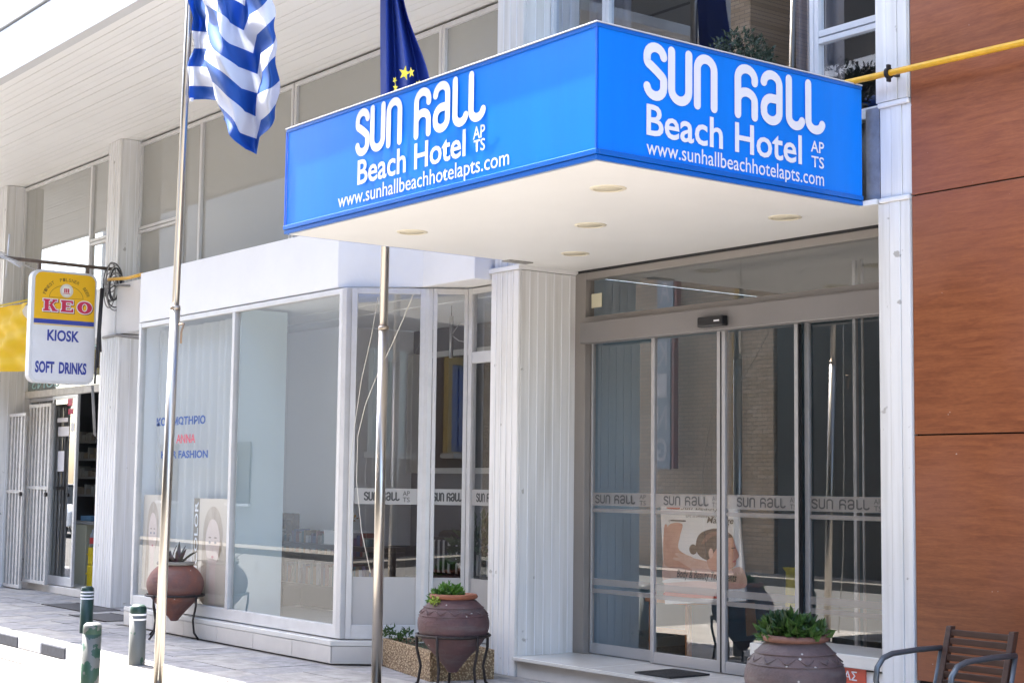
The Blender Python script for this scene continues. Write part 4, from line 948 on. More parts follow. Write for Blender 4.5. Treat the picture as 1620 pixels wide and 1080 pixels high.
mb = MB(); PKs.poly(mb, [(U0, zmid-.075), (U1, zmid-.075), (U1, zmid-.056), (U0, zmid-.056)], .0012); mb.build('print', mat('sign_tan', (.65, .50, .22), .5), fc_)
NAVY = mat('sign_navy', (.03, .05, .30), .4)
def slab_serif(P, u0, u1, v0, v1, m, par, d, grow=0.):
    # K E O in heavy wide slab letters
    w_ = (u1-u0); lw = w_*.30; g_ = w_*.05; h = v1-v0; mb = MB(); e = grow; dd = [d]
    def q(pts): P.poly(mb, pts, dd[0]); dd[0] += .00025
    def R(x, y, a_, b_): q([(x-e, y-e), (x+a_+e, y-e), (x+a_+e, y+b_+e), (x-e, y+b_+e)])
    x = u0; st = lw*.30; sf_ = h*.14
    R(x+lw*.10, v0, st, h); R(x, v0, lw*.5, sf_); R(x, v1-sf_, lw*.5, sf_)
    q([(x+lw*.38, v0+h*.42-e), (x+lw*.75+e, v1), (x+lw*.98+e, v1), (x+lw*.55, v0+h*.42-e)]); q([(x+lw*.42-e, v0+h*.55+e), (x+lw*.62+e, v0+h*.62+e), (x+lw*1.02+e, v0), (x+lw*.68-e, v0)])
    R(x+lw*.64, v0, lw*.42, sf_); R(x+lw*.64, v1-sf_, lw*.36, sf_)
    x = u0+lw+g_*1.6
    R(x+lw*.08, v0, st, h); R(x, v0, lw*.92, sf_*1.2); R(x, v1-sf_*1.2, lw*.88, sf_*1.2); R(x+lw*.3, v0+h*.43, lw*.35, h*.14); R(x+lw*.78, v0, lw*.14, h*.32); R(x+lw*.76, v1-h*.30, lw*.12, h*.30)
    x = u0+2*lw+g_*3; cx, cy = x+lw*.52, v0+h/2; N_ = 28
    ro = [(cx+(lw*.55+e)*math.cos(2*math.pi*k/N_), cy+(h*.52+e)*math.sin(2*math.pi*k/N_)) for k in range(N_)]; rn = [(cx+(lw*.20-e)*math.cos(2*math.pi*k/N_), cy+(h*.34-e)*math.sin(2*math.pi*k/N_)) for k in range(N_)]
    mb.add([P.p(a_, b_, d) for a_, b_ in ro+rn], [(k, (k+1) % N_, N_+(k+1) % N_, N_+k) for k in range(N_)])
    return mb.build('lettering', m, par)
vz0, vz1 = zmid+H*.075, zmid+H*.185
slab_serif(PKs, U0+W*.155, U0+W*.915, vz0-.008, vz1-.008, mat('print_brown', (.22, .06, .02), .5), fc_, .003, .010)
slab_serif(PKs, U0+W*.14, U0+W*.90, vz0, vz1, LETT, fc_, .0065, .010)
slab_serif(PKs, U0+W*.14, U0+W*.90, vz0, vz1, mat('beer_red', (.52, .02, .07), .4), fc_, .010, 0)
# arched small lettering and emblem
BR = mat('print_olive', (.22, .13, .01), .5)
arcw = 'FINEST  PILSNER  BEER'; cu0, cv0, ra = U0+W*.52, zmid+H*.20, W*.37
for i, ch in enumerate(arcw):
    if ch == ' ': continue
    an = math.radians(166-(152)*i/(len(arcw)-1))
    c_ = (cu0+ra*math.cos(an), cv0+ra*math.sin(an)*.82)
    rt = an-math.pi/2
    Pc = Plane(PKs.p(c_[0], c_[1]), PKs.U*math.cos(rt)+PKs.V*math.sin(rt), -PKs.U*math.sin(rt)+PKs.V*math.cos(rt))
    Pc.text(ch, 'lettering', BR, fc_, -.015, .015, -.018, .022, .003, .01)
mb = MB(); ring = arc(cu0, cv0+.01, W*.28, W*.20, 0, 180, 24); PKs.stroke(mb, ring, .005, .003); PKs.stroke(mb, [(cu0-W*.28, cv0+.01), (cu0+W*.28, cv0+.01)], .004, .0033); mb.build('print', BR, fc_)
mb = MB(); PKs.ell(mb, cu0, cv0+H*.075, .085, .085, .004); mb.build('emblem', mat('emblem_silver', (.62, .58, .50), .4), fc_)
mb = MB(); PKs.ell(mb, cu0, cv0+H*.075, .06, .062, .0045); mb.build('emblem', mat('emblem_pale', (.72, .70, .62), .4), fc_)
mb = MB()
for k in (-1, 0, 1): PKs.poly(mb, [(cu0+k*.024-.009, cv0+H*.075-.025), (cu0+k*.024+.009, cv0+H*.075-.025), (cu0+k*.024+.009, cv0+H*.075+.028), (cu0+k*.024-.009, cv0+H*.075+.028)], .005)
PKs.poly(mb, [(cu0-.045, cv0+H*.075-.04), (cu0+.045, cv0+H*.075-.04), (cu0+.045, cv0+H*.075-.032), (cu0-.045, cv0+H*.075-.032)], .005)
mb.build('emblem', mat('beer_red', (.52, .02, .07), .4), fc_)
PKs.text('KIOSK', 'lettering', NAVY, fc_, U0+W*.23, U0+W*.76, V0+H*.365, V0+H*.47, .002, .03)
PKs.text('SOFT  DRINKS', 'lettering', NAVY, fc_, U0+W*.05, U0+W*.90, V0+H*.065, V0+H*.175, .002, .04)
# bracket bar, antenna, lower rod and cables
br = thing('sign_bracket', 'rusty horizontal bar carrying the kiosk lightbox sign from the column', 'bracket', (XS-.07, 7.9, 4.15))
xb_ = XS-.07
RUST = mat('rusty_steel', (.20, .15, .12), .6, .5, noise=.5, nscale=20)
zbar = onX(100, 417, xb_).z; yend = onX(168, 424, xb_).y
MB().tube([(xb_, 5.9, zbar+.02), (xb_, 6.9, zbar), (xb_, 7.965, zbar-.01)], .022, 10).build('bar', RUST, br)
for px in (62, 138): yy = onX(px, 430, xb_).y; MB().box(xb_-.02, xb_+.02, yy-.02, yy+.02, zB2+.001, zbar-.018).build('hanger', RUST, br)
rd = onX(146, 615, xb_); rd2 = onX(150, 690, xb_)
rodt = thing('hanging_rod', 'grey rod with wire hook hanging below the kiosk sign', 'rod', (xb_, rd.y, rd2.z))
MB().tube([(xb_, rd.y, zA-.001), (xb_, rd2.y, rd2.z)], .018, 10).build('rod', mat('grey_paint', (.30, .29, .28), .6, noise=.3, nscale=20), rodt)
MB().tube([(xb_, rd2.y-.03, rd2.z+.02), (xb_+.02, rd2.y+.02, rd2.z-.04), (xb_, rd2.y+.03, rd2.z-.1), (xb_-.01, rd2.y, rd2.z-.06)], .008, 6).build('hook', IRON, rodt)
an_ = thing('tv_antenna', 'wiry television antenna on the end of the sign bracket bar', 'antenna', (xb_, 6.3, 4.2))
ya = onX(10, 407, xb_).y
MB().tube([(xb_-.35, ya-.05, zbar+.12), (xb_+.35, ya+.05, zbar-.14)], .010, 6).build('boom', ALU, an_)
for k in range(6):
    t_ = -.9+k*.36; MB().tube([(xb_+t_*.35-.02, ya+t_*.05-.22, zbar-t_*.13+.02+.06), (xb_+t_*.35, ya+t_*.05+.20, zbar-t_*.13-.03)], .005, 5).build('element', ALU, an_)
MB().tube([(xb_, ya, zbar-.25), (xb_, ya+.03, zbar+.30)], .010, 6).build('mast', ALU, an_)
cb_ = thing('cable_bundle', 'tangle of looped grey and black cables on the column behind the kiosk sign', 'cables', (-18.9, 7.9, 3.9))
rnd = random.Random(4)
for k in range(9):
    cy, cz = onX(168+rnd.uniform(-3, 8), 455+rnd.uniform(-10, 22), -18.9)[1:]
    r1_, r2_ = rnd.uniform(.05, .13), rnd.uniform(.10, .26); ph_ = rnd.uniform(0, 6)
    MB().tube([(-18.74+.02*math.sin(3*t_/12+ph_), cy+r1_*math.cos(t_/24*6.28*1.1+ph_), cz+r2_*math.sin(t_/24*6.28*1.1+ph_)) for t_ in range(25)], rnd.uniform(.006, .012), 6).build('cable', (mat('cable_grey', (.25, .24, .23), .5), mat('cable_black', (.025, .025, .03), .5))[k % 2], cb_)
for k in range(3):
    y0 = onX(160+k*1.5, 460, -18.74).y; MB().tube([(-18.74, y0, 3.95), (-18.74, y0-.02, 3.4), (-18.74, y0-.04+.02*k, 2.75+k*.2)], .014, 6).build('cable', mat('cable_black', (.025, .025, .03), .5), cb_)
c_ = onX(228, 437, -16.42)
g2 = thing('gas_pipe', 'short yellow gas pipe between the cable tangle and the shop fascia', 'pipe', (-17.6, 7.8, 4))
pA = onY(172, 442, 7.80); pB = onY(226, 434, 7.30)
MB().tube([pA, onY(200, 440, 7.55), pB], .020, 10).build('pipe', YEL, g2); MB().lathe([(.036, -.012), (.036, .012)], (pB.x, pB.y, pB.z), 12).build('flange', YEL, g2)
MB().tube([onY(170, 450, 7.94), onY(205, 452, 7.94)], .014, 8).build('pipe', mat('grey_paint', (.3, .29, .28), .6), g2)
# grey pipe on beam underside
tag(MB().tube([onY(163, 534, 7.92), onY(185, 530, 7.92), onY(228, 536, 7.92)], .018, 8).build('cable', mat('cable_grey', (.25, .24, .23), .5)), 'thick grey cable drooping along the column top left of the shop fascia', 'cable')
# yellow banner
YN = 7.5
yb_ = thing('yellow_banner', 'bright yellow cloth awning hanging in folds at the left edge', 'awning', (-20.5, YN, 2.7))
gr = MB(); NU, NV = 40, 16
tl, trr, br_, bl = onY(-60, 498, YN), onY(43, 478, YN), onY(43, 584, YN), onY(-60, 570, YN)
vs = []
for j in range(NV+1):
    for i in range(NU+1):
        u = i/NU; v = j/NV
        p_ = tl.lerp(trr, u).lerp(bl.lerp(br_, u), v)
        sag = .22*math.sin(math.pi*u)*v
        p_ = p_+Vector((0, .06*math.sin(11*u+5*v)*(.3+v)+.035*math.sin(19*v+8*u)+.02*math.sin(31*u-12*v), -sag*.4))
        vs.append(p_)
gr.add(vs, [(j*(NU+1)+i, j*(NU+1)+i+1, (j+1)*(NU+1)+i+1, (j+1)*(NU+1)+i) for j in range(NV) for i in range(NU)], True)
gr.build('cloth', mat('yellow_cloth', (.80, .52, .01), .7, trans=.2), yb_)
MB().tube([tl+Vector((0, 0, .02)), trr+Vector((.1, 0, .03))], .014, 8).build('rail', mat('yellow_rail', (.6, .45, .05), .5), yb_)

# ================================================================== BOLLARDS
BG = mat('bollard_green', (.010, .042, .032), .45, noise=.3, nscale=10)
def chipped(name, thr):
    M = mat(name, (.02, .09, .06), .5); t = M.node_tree; b2 = t.nodes['Principled BSDF']
    g_ = t.nodes.new('ShaderNodeNewGeometry'); n_ = t.nodes.new('ShaderNodeTexNoise'); n_.inputs['Scale'].default_value = 9; n_.inputs['Detail'].default_value = 4
    t.links.new(g_.outputs['Position'], n_.inputs['Vector']); r_ = t.nodes.new('ShaderNodeValToRGB'); r_.color_ramp.interpolation = 'LINEAR'
    r_.color_ramp.elements[0].position = thr; r_.color_ramp.elements[1].position = thr+.015
    r_.color_ramp.elements[0].color = (.10, .105, .10, 1); r_.color_ramp.elements[1].color = (.010, .045, .028, 1)
    t.links.new(n_.outputs[0], r_.inputs[0]); t.links.new(r_.outputs[0], b2.inputs['Base Color']); return M
def bollard(px, pyb, pyt, lean, lb, m_, r, stripes, fn, cap=True):
    bs = onZ(px, pyb, 0); tp = onY(px, pyt, bs.y); h = tp.z
    t = thing('bollard', lb, 'bollard', (bs.x, bs.y, 0), 'short green bollards on the kerb')
    MB().lathe([(r, -.005), (r, .02), (r, h*.84), (r*.98, h*.84)], (bs.x, bs.y, 0), 28).build('post', m_, t)
    MB().lathe([(r*.985, h*.84), (r*1.0, h*.90), (r*.96, h*.96), (r*.7, h*.995), (.001, h)], (bs.x, bs.y, 0), 28).build('cap', BG if cap else m_, t)
    for s_ in stripes: MB().lathe([(r*1.002, h*s_), (r*1.012, h*(s_+.006)), (r*1.012, h*(s_+.024)), (r*1.002, h*(s_+.03))], (bs.x, bs.y, 0), 28).build('stripe', LETT, t)
    t.rotation_euler = lean
    return t
GREYB = mat('bollard_grey', (.27, .30, .33), .6, noise=.25, nscale=10)
bollard(136, 1000, 926, (0, 0, 0), 'intact dark green bollard with three white bands, farthest from the camera', BG, .066, (.72, .79, .86), 0)
bollard(216, 1050, 955, (0, 0, 0), 'grey bollard with green cap and two bands, between the other bollards and the left pole', chipped('bollard_chipped_grey', .66), .070, (.74, .82), 0)
bollard(141, 1092, 983, (.0, .045, 0), 'leaning bollard with badly peeled green paint, nearest the camera', chipped('bollard_peeled', .52), .069, (), 0, False)

# ================================================================== FLAGPOLES
def pole(basepx, top, zj, r0, r1, lb):
    bs = onZ(*basepx, 0); t = thing('flagpole', lb, 'flagpole', bs)
    d_ = top-bs; pj = bs+d_*((zj)/d_.z)
    MB().tube([bs, pj], r0, 24).build('lower_tube', STEEL, t); MB().tube([pj-d_.normalized()*.0, pj+d_.normalized()*.03], [r0*1.06, r0*1.0], 24).build('collar', mat('weld_steel', (.42, .36, .30), .4, .9), t)
    MB().tube([pj+d_.normalized()*.03, top], r1, 24).build('upper_tube', STEEL, t)
    MB().lathe([(.001, .03), (.11, .022), (.11, .001), (.001, .0)], bs, 24).build('base_plate', STEEL, t)
    return t, bs, d_
bL = onZ(249, 1100, 0)
tL = onY(302, -40, bL.y); 
zjL = onY(276, 490, bL.y).z
pole((249, 1100), bL+(tL-bL)*1.3, zjL, .036, .027, 'tall steel flagpole at the left carrying the blue and white striped flag')
bM = onZ(595, 1087, 0); tM = onY(618.5, -40, bM.y); zjM = onY(606, 522, bM.y).z
pole((595, 1087), bM+(tM-bM)*1.3, zjM, .040, .033, 'steel flagpole behind the left end of the blue canopy')
# halyard cords on the poles
cd = thing('halyard', 'thin pale rope tied along the left flagpole with a cleat and loose end', 'rope', bL)
q = [onY(x, y, bL.y-.05) for x, y in ((297, -20), (288, 160), (283, 300), (277, 480), (270, 700), (262, 900), (250, 1075))]
ROPE = mat('rope', (.6, .58, .52), .8)
MB().tube(q, .004, 6).build('cord', ROPE, cd)
cl_ = [onY(x, y, bL.y-.03) for x, y in ((284, 513), (291, 512), (287, 525), (286, 543))]; MB().tube(cl_, .008, 6).build('cleat', mat('brown_knot', (.32, .22, .15), .7), cd)
cd2 = thing('halyard', 'thin pale rope hanging slack beside the middle flagpole, over the bay window', 'rope', bM)
MB().tube([onY(x, y, bM.y) for x, y in ((598, 470), (588, 530), (572, 600), (560, 680), (553, 740), (553, 840), (556, 905))], .0035, 6).build('cord', ROPE, cd2)
MB().tube([onY(x, y, bM.y) for x, y in ((654, 465), (640, 500), (620, 545), (598, 590), (578, 640), (566, 690), (564, 760), (572, 840), (586, 905))], .0035, 6).build('cord', ROPE, cd2)

# ================================================================== FLAGS
def flag_mesh(cols, yfun, nv, sub, thick=None):
    """cols: list of (u, [(px,py,depth)...top to bottom], ...) each a polyline of control points evenly spaced in v"""
    V = []; UV = []
    def cr_(p0, p1, p2, p3, t): 
        return tuple(.5*((2*b_)+(-a_+c_)*t+(2*a_-5*b_+4*c_-d_)*t*t+(-a_+3*b_-3*c_+d_)*t**3) for a_, b_, c_, d_ in zip(p0, p1, p2, p3))
    def samp(L, t):
        n_ = len(L)-1; x_ = min(max(t*n_, 0), n_-1e-6); i = int(x_); f_ = x_-i
        return cr_(L[max(i-1, 0)], L[i], L[i+1], L[min(i+2, n_)], f_)
    us = [c[0] for c in cols]; NU_ = sub*(len(cols)-1)
    for i in range(NU_+1):
        x_ = i/sub; k = min(int(x_), len(cols)-2); f_ = x_-k; u = us[k]+(us[k+1]-us[k])*f_
        for j in range(nv+1):
            v = j/nv; P_ = [samp(c[1], v) for c in (cols[max(k-1, 0)], cols[k], cols[k+1], cols[min(k+2, len(cols)-1)])]
            ff = f_
            a_ = [P_[1][q_]+(P_[2][q_]-P_[1][q_])*ff for q_ in range(2)]
            # depth is smoothed so folds are round, outline stays put
            dep = cr_(P_[0], P_[1], P_[2], P_[3], ff)[2]
            V.append(onY(a_[0], a_[1], yfun+dep)); UV.append((u, v))
    F_ = [(i*(nv+1)+j, (i+1)*(nv+1)+j, (i+1)*(nv+1)+j+1, i*(nv+1)+j+1) for i in range(NU_) for j in range(nv)]
    return V, UV, F_
def cloth_obj(name, V, UV, F_, mats, pick, parent):
    me = bpy.data.meshes.new(name); me.from_pydata([tuple(v) for v in V], [], F_)
    for m_ in mats: me.materials.append(m_)
    for p_ in me.polygons:
        u = sum(UV[i][0] for i in p_.vertices)/4; v = sum(UV[i][1] for i in p_.vertices)/4
        p_.material_index = pick(u, v); p_.use_smooth = True
    o = bpy.data.objects.new(name, me); COL.objects.link(o); put(o, parent)
    s_ = o.modifiers.new('thickness', 'SOLIDIFY'); s_.thickness = .002
    return o
FB = mat('flag_blue', (.02, .12, .46), .55, trans=.45); FW = mat('flag_white', (.74, .75, .80), .6, trans=.45)
yp = bL.y-.03
gf = thing('greek_flag', 'wind worn blue and white striped flag with a cross, on the left flagpole', 'flag', onY(303, 0, yp))
cols = [
 (0.00, [(305, -88, 0), (304, -6, 0), (302, 76, 0), (301, 158, 0)]),
 (0.09, [(316, -86, .03), (316, -4, .05), (318, 77, .06), (324, 157, .05)]),
 (0.18, [(322, -84, .0), (328, -2, -.05), (337, 78, -.09), (353, 160, -.1)]),
 (0.20, [(318, -82, -.06), (322, 5, -.11), (330, 95, -.14), (349, 188, -.14)]),
 (0.40, [(338, -76, -.12), (344, 20, -.18), (356, 118, -.20), (368, 214, -.19)]),
 (0.60, [(356, -70, -.06), (364, 36, -.10), (380, 140, -.12), (388, 236, -.10)]),
 (0.74, [(380, -60, .02), (392, 50, .02), (411, 150, .03), (404, 244, .05)]),
 (0.80, [(384, -85, -.02), (399, 24, -.05), (414, 114, -.07), (409, 217, -.06)]),
 (0.90, [(394, -96, -.10), (413, 10, -.14), (430, 103, -.16), (420, 206, -.14)]),
 (1.00, [(402, -108, -.06), (425, -6, -.08), (441, 90, -.08), (431, 190, -.06)])]
V, UV, F_ = flag_mesh(cols, yp, 90, 9)
rnd = random.Random(3)
for i, (u, v) in enumerate(UV): V[i] = V[i]+Vector((0, .02*math.sin(13*v+9*u)+.012*math.sin(31*v-17*u), 0))
def pick_gr(u, v):
    s_ = min(8, int(v*9)); cw = .37
    if u < cw and s_ < 5:
        if .148 < u < .222 or s_ == 2: return 1
        return 0
    return 0 if s_ % 2 == 0 else 1
cloth_obj('cloth', V, UV, F_, [FB, FW], pick_gr, gf)
MB().box(*(lambda c: (c.x-.012, c.x+.012, c.y-.01, c.y+.01, c.z-.012, c.z+.012))(onY(303, 158, yp))).build('toggle', LETT, gf)
ef = thing('eu_flag', 'limp dark blue flag with yellow stars behind the canopy edge on the middle pole', 'flag', onY(610, 0, bM.y))
yq = bM.y-.05
cols = [
 (0.00, [(603, -150, -.03), (602, -20, -.04), (602, 90, -.04), (603, 200, -.03)]),
 (0.20, [(612, -150, -.10), (611, -20, -.13), (612, 90, -.12), (613, 200, -.10)]),
 (0.38, [(618, -150, -.02), (621, -20, -.02), (626, 90, .0), (630, 202, .02)]),
 (0.55, [(620, -148, -.11), (627, -12, -.13), (642, 95, -.13), (648, 204, -.12)]),
 (0.75, [(623, -146, .0), (633, -5, .02), (658, 100, .04), (672, 205, .04)]),
 (1.00, [(622, -144, -.08), (640, 5, -.08), (676, 110, -.06), (695, 206, -.06)])]
V, UV, F_ = flag_mesh(cols, yq, 60, 10)
FE = mat('flag_navy', (.035, .085, .42), .6, trans=.5); ec = cloth_obj('cloth', V, UV, F_, [FE, FE], lambda u, v: 0, ef)
ST = mat('star_yellow', (.75, .62, .02), .6)
for (px, py, r, rot) in ((640, 116, 12, .2), (650.5, 115, 9, 1.1), (624.5, 127, 6, .5), (625.5, 139, 7, .0), (662, 134, 8, .4)):
    mb = MB(); yv = yq-.17; c_ = (px, py)
    pts = [onY(px+(r if k % 2 == 0 else r*.42)*math.sin(rot+k*math.pi/5)*(.8 if r > 10 else .6), py-(r if k % 2 == 0 else r*.42)*math.cos(rot+k*math.pi/5), yv) for k in range(10)]
    mb.add(pts, [tuple(range(10))]); mb.add([p_+Vector((0, .002, 0)) for p_ in pts], [tuple(range(10))[::-1]]); mb.build('star', ST, ef)

# ================================================================== AMPHORA POTS
def terra(name, a_, b2):
    M = mat(name, a_, .75, col2=b2, nscale=5, bump=.5, bscale=45); t = M.node_tree; b_ = t.nodes['Principled BSDF']
    src = b_.inputs['Base Color'].links[0].from_socket; g_ = t.nodes.new('ShaderNodeNewGeometry')
    v_ = t.nodes.new('ShaderNodeTexVoronoi'); v_.inputs['Scale'].default_value = 17; t.links.new(g_.outputs['Position'], v_.inputs['Vector'])
    r_ = t.nodes.new('ShaderNodeValToRGB'); r_.color_ramp.elements[0].position = .10; r_.color_ramp.elements[1].position = .16; r_.color_ramp.elements[0].color = (1, 1, 1, 1); r_.color_ramp.elements[1].color = (0, 0, 0, 1); t.links.new(v_.outputs['Distance'], r_.inputs[0])
    n_ = t.nodes.new('ShaderNodeTexNoise'); n_.inputs['Scale'].default_value = 5; t.links.new(g_.outputs['Position'], n_.inputs['Vector'])
    m_ = t.nodes.new('ShaderNodeMath'); m_.operation = 'GREATER_THAN'; m_.inputs[1].default_value = .56; t.links.new(n_.outputs[0], m_.inputs[0])
    m2 = t.nodes.new('ShaderNodeMath'); m2.operation = 'MULTIPLY'; t.links.new(m_.outputs[0], m2.inputs[0]); t.links.new(r_.outputs[0], m2.inputs[1])
    mp_ = t.nodes.new('ShaderNodeMapping'); mp_.inputs['Scale'].default_value = (2, 2, 12); t.links.new(g_.outputs['Position'], mp_.inputs[0])
    n3 = t.nodes.new('ShaderNodeTexNoise'); n3.inputs['Scale'].default_value = 1.6; n3.inputs['Detail'].default_value = 7; t.links.new(mp_.outputs[0], n3.inputs['Vector'])
    r3 = t.nodes.new('ShaderNodeValToRGB'); r3.color_ramp.elements[0].position = .5; r3.color_ramp.elements[1].position = .68; t.links.new(n3.outputs[0], r3.inputs[0])
    x0_ = t.nodes.new('ShaderNodeMixRGB'); x0_.inputs[2].default_value = tuple(c_*.45+.055 for c_ in a_)+(1,); t.links.new(r3.outputs[0], x0_.inputs[0]); t.links.new(src, x0_.inputs[1])
    x_ = t.nodes.new('ShaderNodeMixRGB'); x_.inputs[2].default_value = (.42, .40, .36, 1); t.links.new(m2.outputs[0], x_.inputs[0]); t.links.new(x0_.outputs[0], x_.inputs[1]); t.links.new(x_.outputs[0], b_.inputs['Base Color'])
    return M
def pot(c, label, m_, rimm, r=.285, h=.62, zb=.10, deco=True, group='amphora pots on iron stands', slim=False):
    t = thing('amphora_pot', label, 'pot', (c[0], c[1], zb), group)
    prof = [(.001, 0), (.035, .0), (.06, .035), (.13, .12), (.22, .22), (.272, .31), (.287, .385), (.275, .45), (.235, .52), (.185, .57), (.165, .585)]
    if slim: prof = [(.001, 0), (.035, .0), (.06, .035), (.13, .11), (.215, .20), (.265, .28), (.288, .355), (.282, .42), (.262, .465), (.232, .512), (.20, .55), (.178, .572), (.168, .585)]
    k = r/.287; hh = h/.62
    P_ = [(a_*k, b2*hh) for a_, b2 in prof]
    fine = []
    for i in range(len(P_)-1):
        for s_ in range(4):
            t0 = s_/4; p0, p1, p2, p3 = P_[max(i-1, 0)], P_[i], P_[i+1], P_[min(i+2, len(P_)-1)]
            fine.append(tuple(.5*((2*q1)+(-q0+q2)*t0+(2*q0-5*q1+4*q2-q3)*t0*t0+(-q0+3*q1-3*q2+q3)*t0**3) for q0, q1, q2, q3 in zip(p0, p1, p2, p3)))
    fine.append(P_[-1]); fine = [(max(a_, .001), b2) for a_, b2 in fine]
    body = MB().lathe(fine, (c[0], c[1], zb), 48); o = body.build('body', m_, t)
    ri_ = P_[-1][0]; zt2 = P_[-1][1]
    MB().lathe([(ri_-.004, zt2-.002), (ri_+.022, zt2+.006), (ri_+.028, zt2+.022), (ri_+.018, zt2+.036), (ri_-.008, zt2+.038), (ri_-.02, zt2+.02), (ri_-.02, zt2-.04), (.001, zt2-.04)], (c[0], c[1], zb), 48).build('rim', rimm, t)
    if deco:
        for zz, rr_ in ((.52, .238 if not slim else .229), (.455, .275 if not slim else .269)):
            MB().lathe([((rr_*k)-.004, (zz-.006)*hh), ((rr_*k)+.006, zz*hh), ((rr_*k)-.004, (zz+.006)*hh)], (c[0], c[1], zb), 48).build('relief_band', m_, t)
        pts = []
        for i in range(121):
            th = i/120*2*math.pi; ph_ = math.asin(math.sin(i/120*2*math.pi*14))/1.57; zz = .488+.018*ph_; rr_ = (.2575 if not slim else .2485)-.018*ph_
            pts.append((c[0]+rr_*k*1.005*math.cos(th), c[1]+rr_*k*1.005*math.sin(th), zb+zz*hh))
        MB().tube(pts, .004, 5).build('relief_band', m_, t)
    return t, zt2+zb
TC1 = terra('terracotta_red', (.25, .085, .05), (.10, .06, .062)); TC2 = terra('terracotta_plum', (.125, .058, .056), (.065, .042, .048)); TC3 = terra('terracotta_dark', (.115, .075, .07), (.055, .042, .045))
TR1 = mat('rim_grey', (.28, .25, .21), .7, noise=.3, nscale=14); TR2 = mat('rim_orange', (.30, .10, .05), .7, noise=.4, nscale=12); TR3 = mat('rim_brown', (.19, .085, .06), .7, noise=.5, nscale=12)
def stand(c, label, zr, rr_, rg=.0, angs=(60, 150, 240, 330)):
    t = thing('plant_stand', label, 'stand', (c[0], c[1], 0), 'iron stands under the amphora pots')
    ring = [(c[0]+rr_*math.cos(2*math.pi*k/40), c[1]+rr_*math.sin(2*math.pi*k/40), zr) for k in range(41)]
    MB().tube(ring, .012, 8, cap=False).build('ring', IRON, t)
    for a_ in angs:
        ca, sa = math.cos(math.radians(a_)), math.sin(math.radians(a_))
        MB().tube([(c[0]+q_*ca, c[1]+q_*sa, z_) for q_, z_ in ((rr_+.006, zr+.01), (rr_+.004, zr-.10), (rr_-.03, zr-.24), (rr_-.01, zr-.36), (rr_+.05, .0))], .011, 8).build('leg', IRON, t)
    return t

H_ = .585
c1p, c2p, c3p = (-14.81, 7.02), (-9.96, 7.03), (-6.26, 6.80)
stand(c1p, 'black iron stand holding the amphora pot in front of the salon window', .42, .287, angs=(20, 110, 200, 290))
_, z1p = pot(c1p, 'banded red and grey amphora pot before the salon posters, farthest left', TC1, TR1, zb=.165, h=H_, deco=False)
stand(c2p, 'brown iron stand holding the amphora pot between the planter box and ribbed pillar', .42, .278, angs=(5, 75, 150, 225, 300))
_, z2p = pot(c2p, 'plum amphora pot with orange rim beside the ribbed pillar', TC2, TR2, r=.275, zb=.14, h=H_)
stand(c3p, 'iron stand under the pot nearest the right pillar', .42, .272, angs=(40, 130, 220, 310))
_, z3p = pot(c3p, 'dark amphora pot with zigzag relief and full green bush, nearest the camera', TC3, TR3, r=.285, zb=.145, h=H_, slim=True)
# plants
pl = thing('spiky_plant', 'spiky green and purple leaved plant in the leftmost amphora pot', 'plant', (c1p[0], c1p[1], z1p))
SPK = mat('leaf_purple', (.07, .11, .06), .45, col2=(.10, .03, .06), nscale=9)
rnd = random.Random(11)
for cx, cy, n_, L0 in ((c1p[0]+.09, c1p[1]-.02, 11, .30), (c1p[0]-.05, c1p[1]-.04, 9, .27)):
    for k in range(n_):
        th = 2*math.pi*k/n_+rnd.uniform(-.3, .3); el = rnd.uniform(.35, 1.35); L = L0*rnd.uniform(.75, 1.1)
        d_ = Vector((math.cos(th)*math.cos(el), math.sin(th)*math.cos(el), math.sin(el))); sd = Vector((-math.sin(th), math.cos(th), 0)); nn = d_.cross(sd)
        o_ = Vector((cx, cy, z1p-.02)); mb = MB(); pts = []
        for q_, wd in ((0, .010), (.25, .020), (.55, .020), (.8, .012), (1, .001)):
            c_ = o_+d_*L*q_+Vector((0, 0, -.06*q_*q_)); pts += [c_-sd*wd+nn*.006, c_+Vector((0, 0, -.003)), c_+sd*wd+nn*.006]
        mb.add(pts, [(i*3+j, i*3+j+1, i*3+j+4, i*3+j+3) for i in range(4) for j in range(2)], True); mb.build('leaf', SPK, pl)
def soil(c, z, parent): MB().lathe([(.001, 0), (.15, 0)], (c[0], c[1], z-.045), 24).build('soil', mat('soil', (.05, .035, .025), .95, bump=1, bscale=60), parent)
p2 = thing('potted_succulent', 'small bright green bushy plant in the plum pot with orange rim', 'plant', (c2p[0], c2p[1], z2p)); soil(c2p, z2p, p2)
o = leafball('foliage', (c2p[0]-.04, c2p[1]-.02, z2p-.02), .135, 420, LEAFB, p2, .85, .045, 21); leafball('foliage', (c2p[0]-.05, c2p[1]-.03, z2p-.03), .12, 260, LEAF, p2, .7, .05, 22)
leafball('trailing_shoot', (c2p[0]+.03, c2p[1]-.185, z2p-.03), .035, 60, mat('leaf_lime', (.25, .33, .03), .5), p2, 1.2, .03, 23)
p3 = thing('potted_bush', 'dense green bush with pointed leaves in the zigzag pot nearest the camera', 'plant', (c3p[0], c3p[1], z3p)); soil(c3p, z3p, p3)
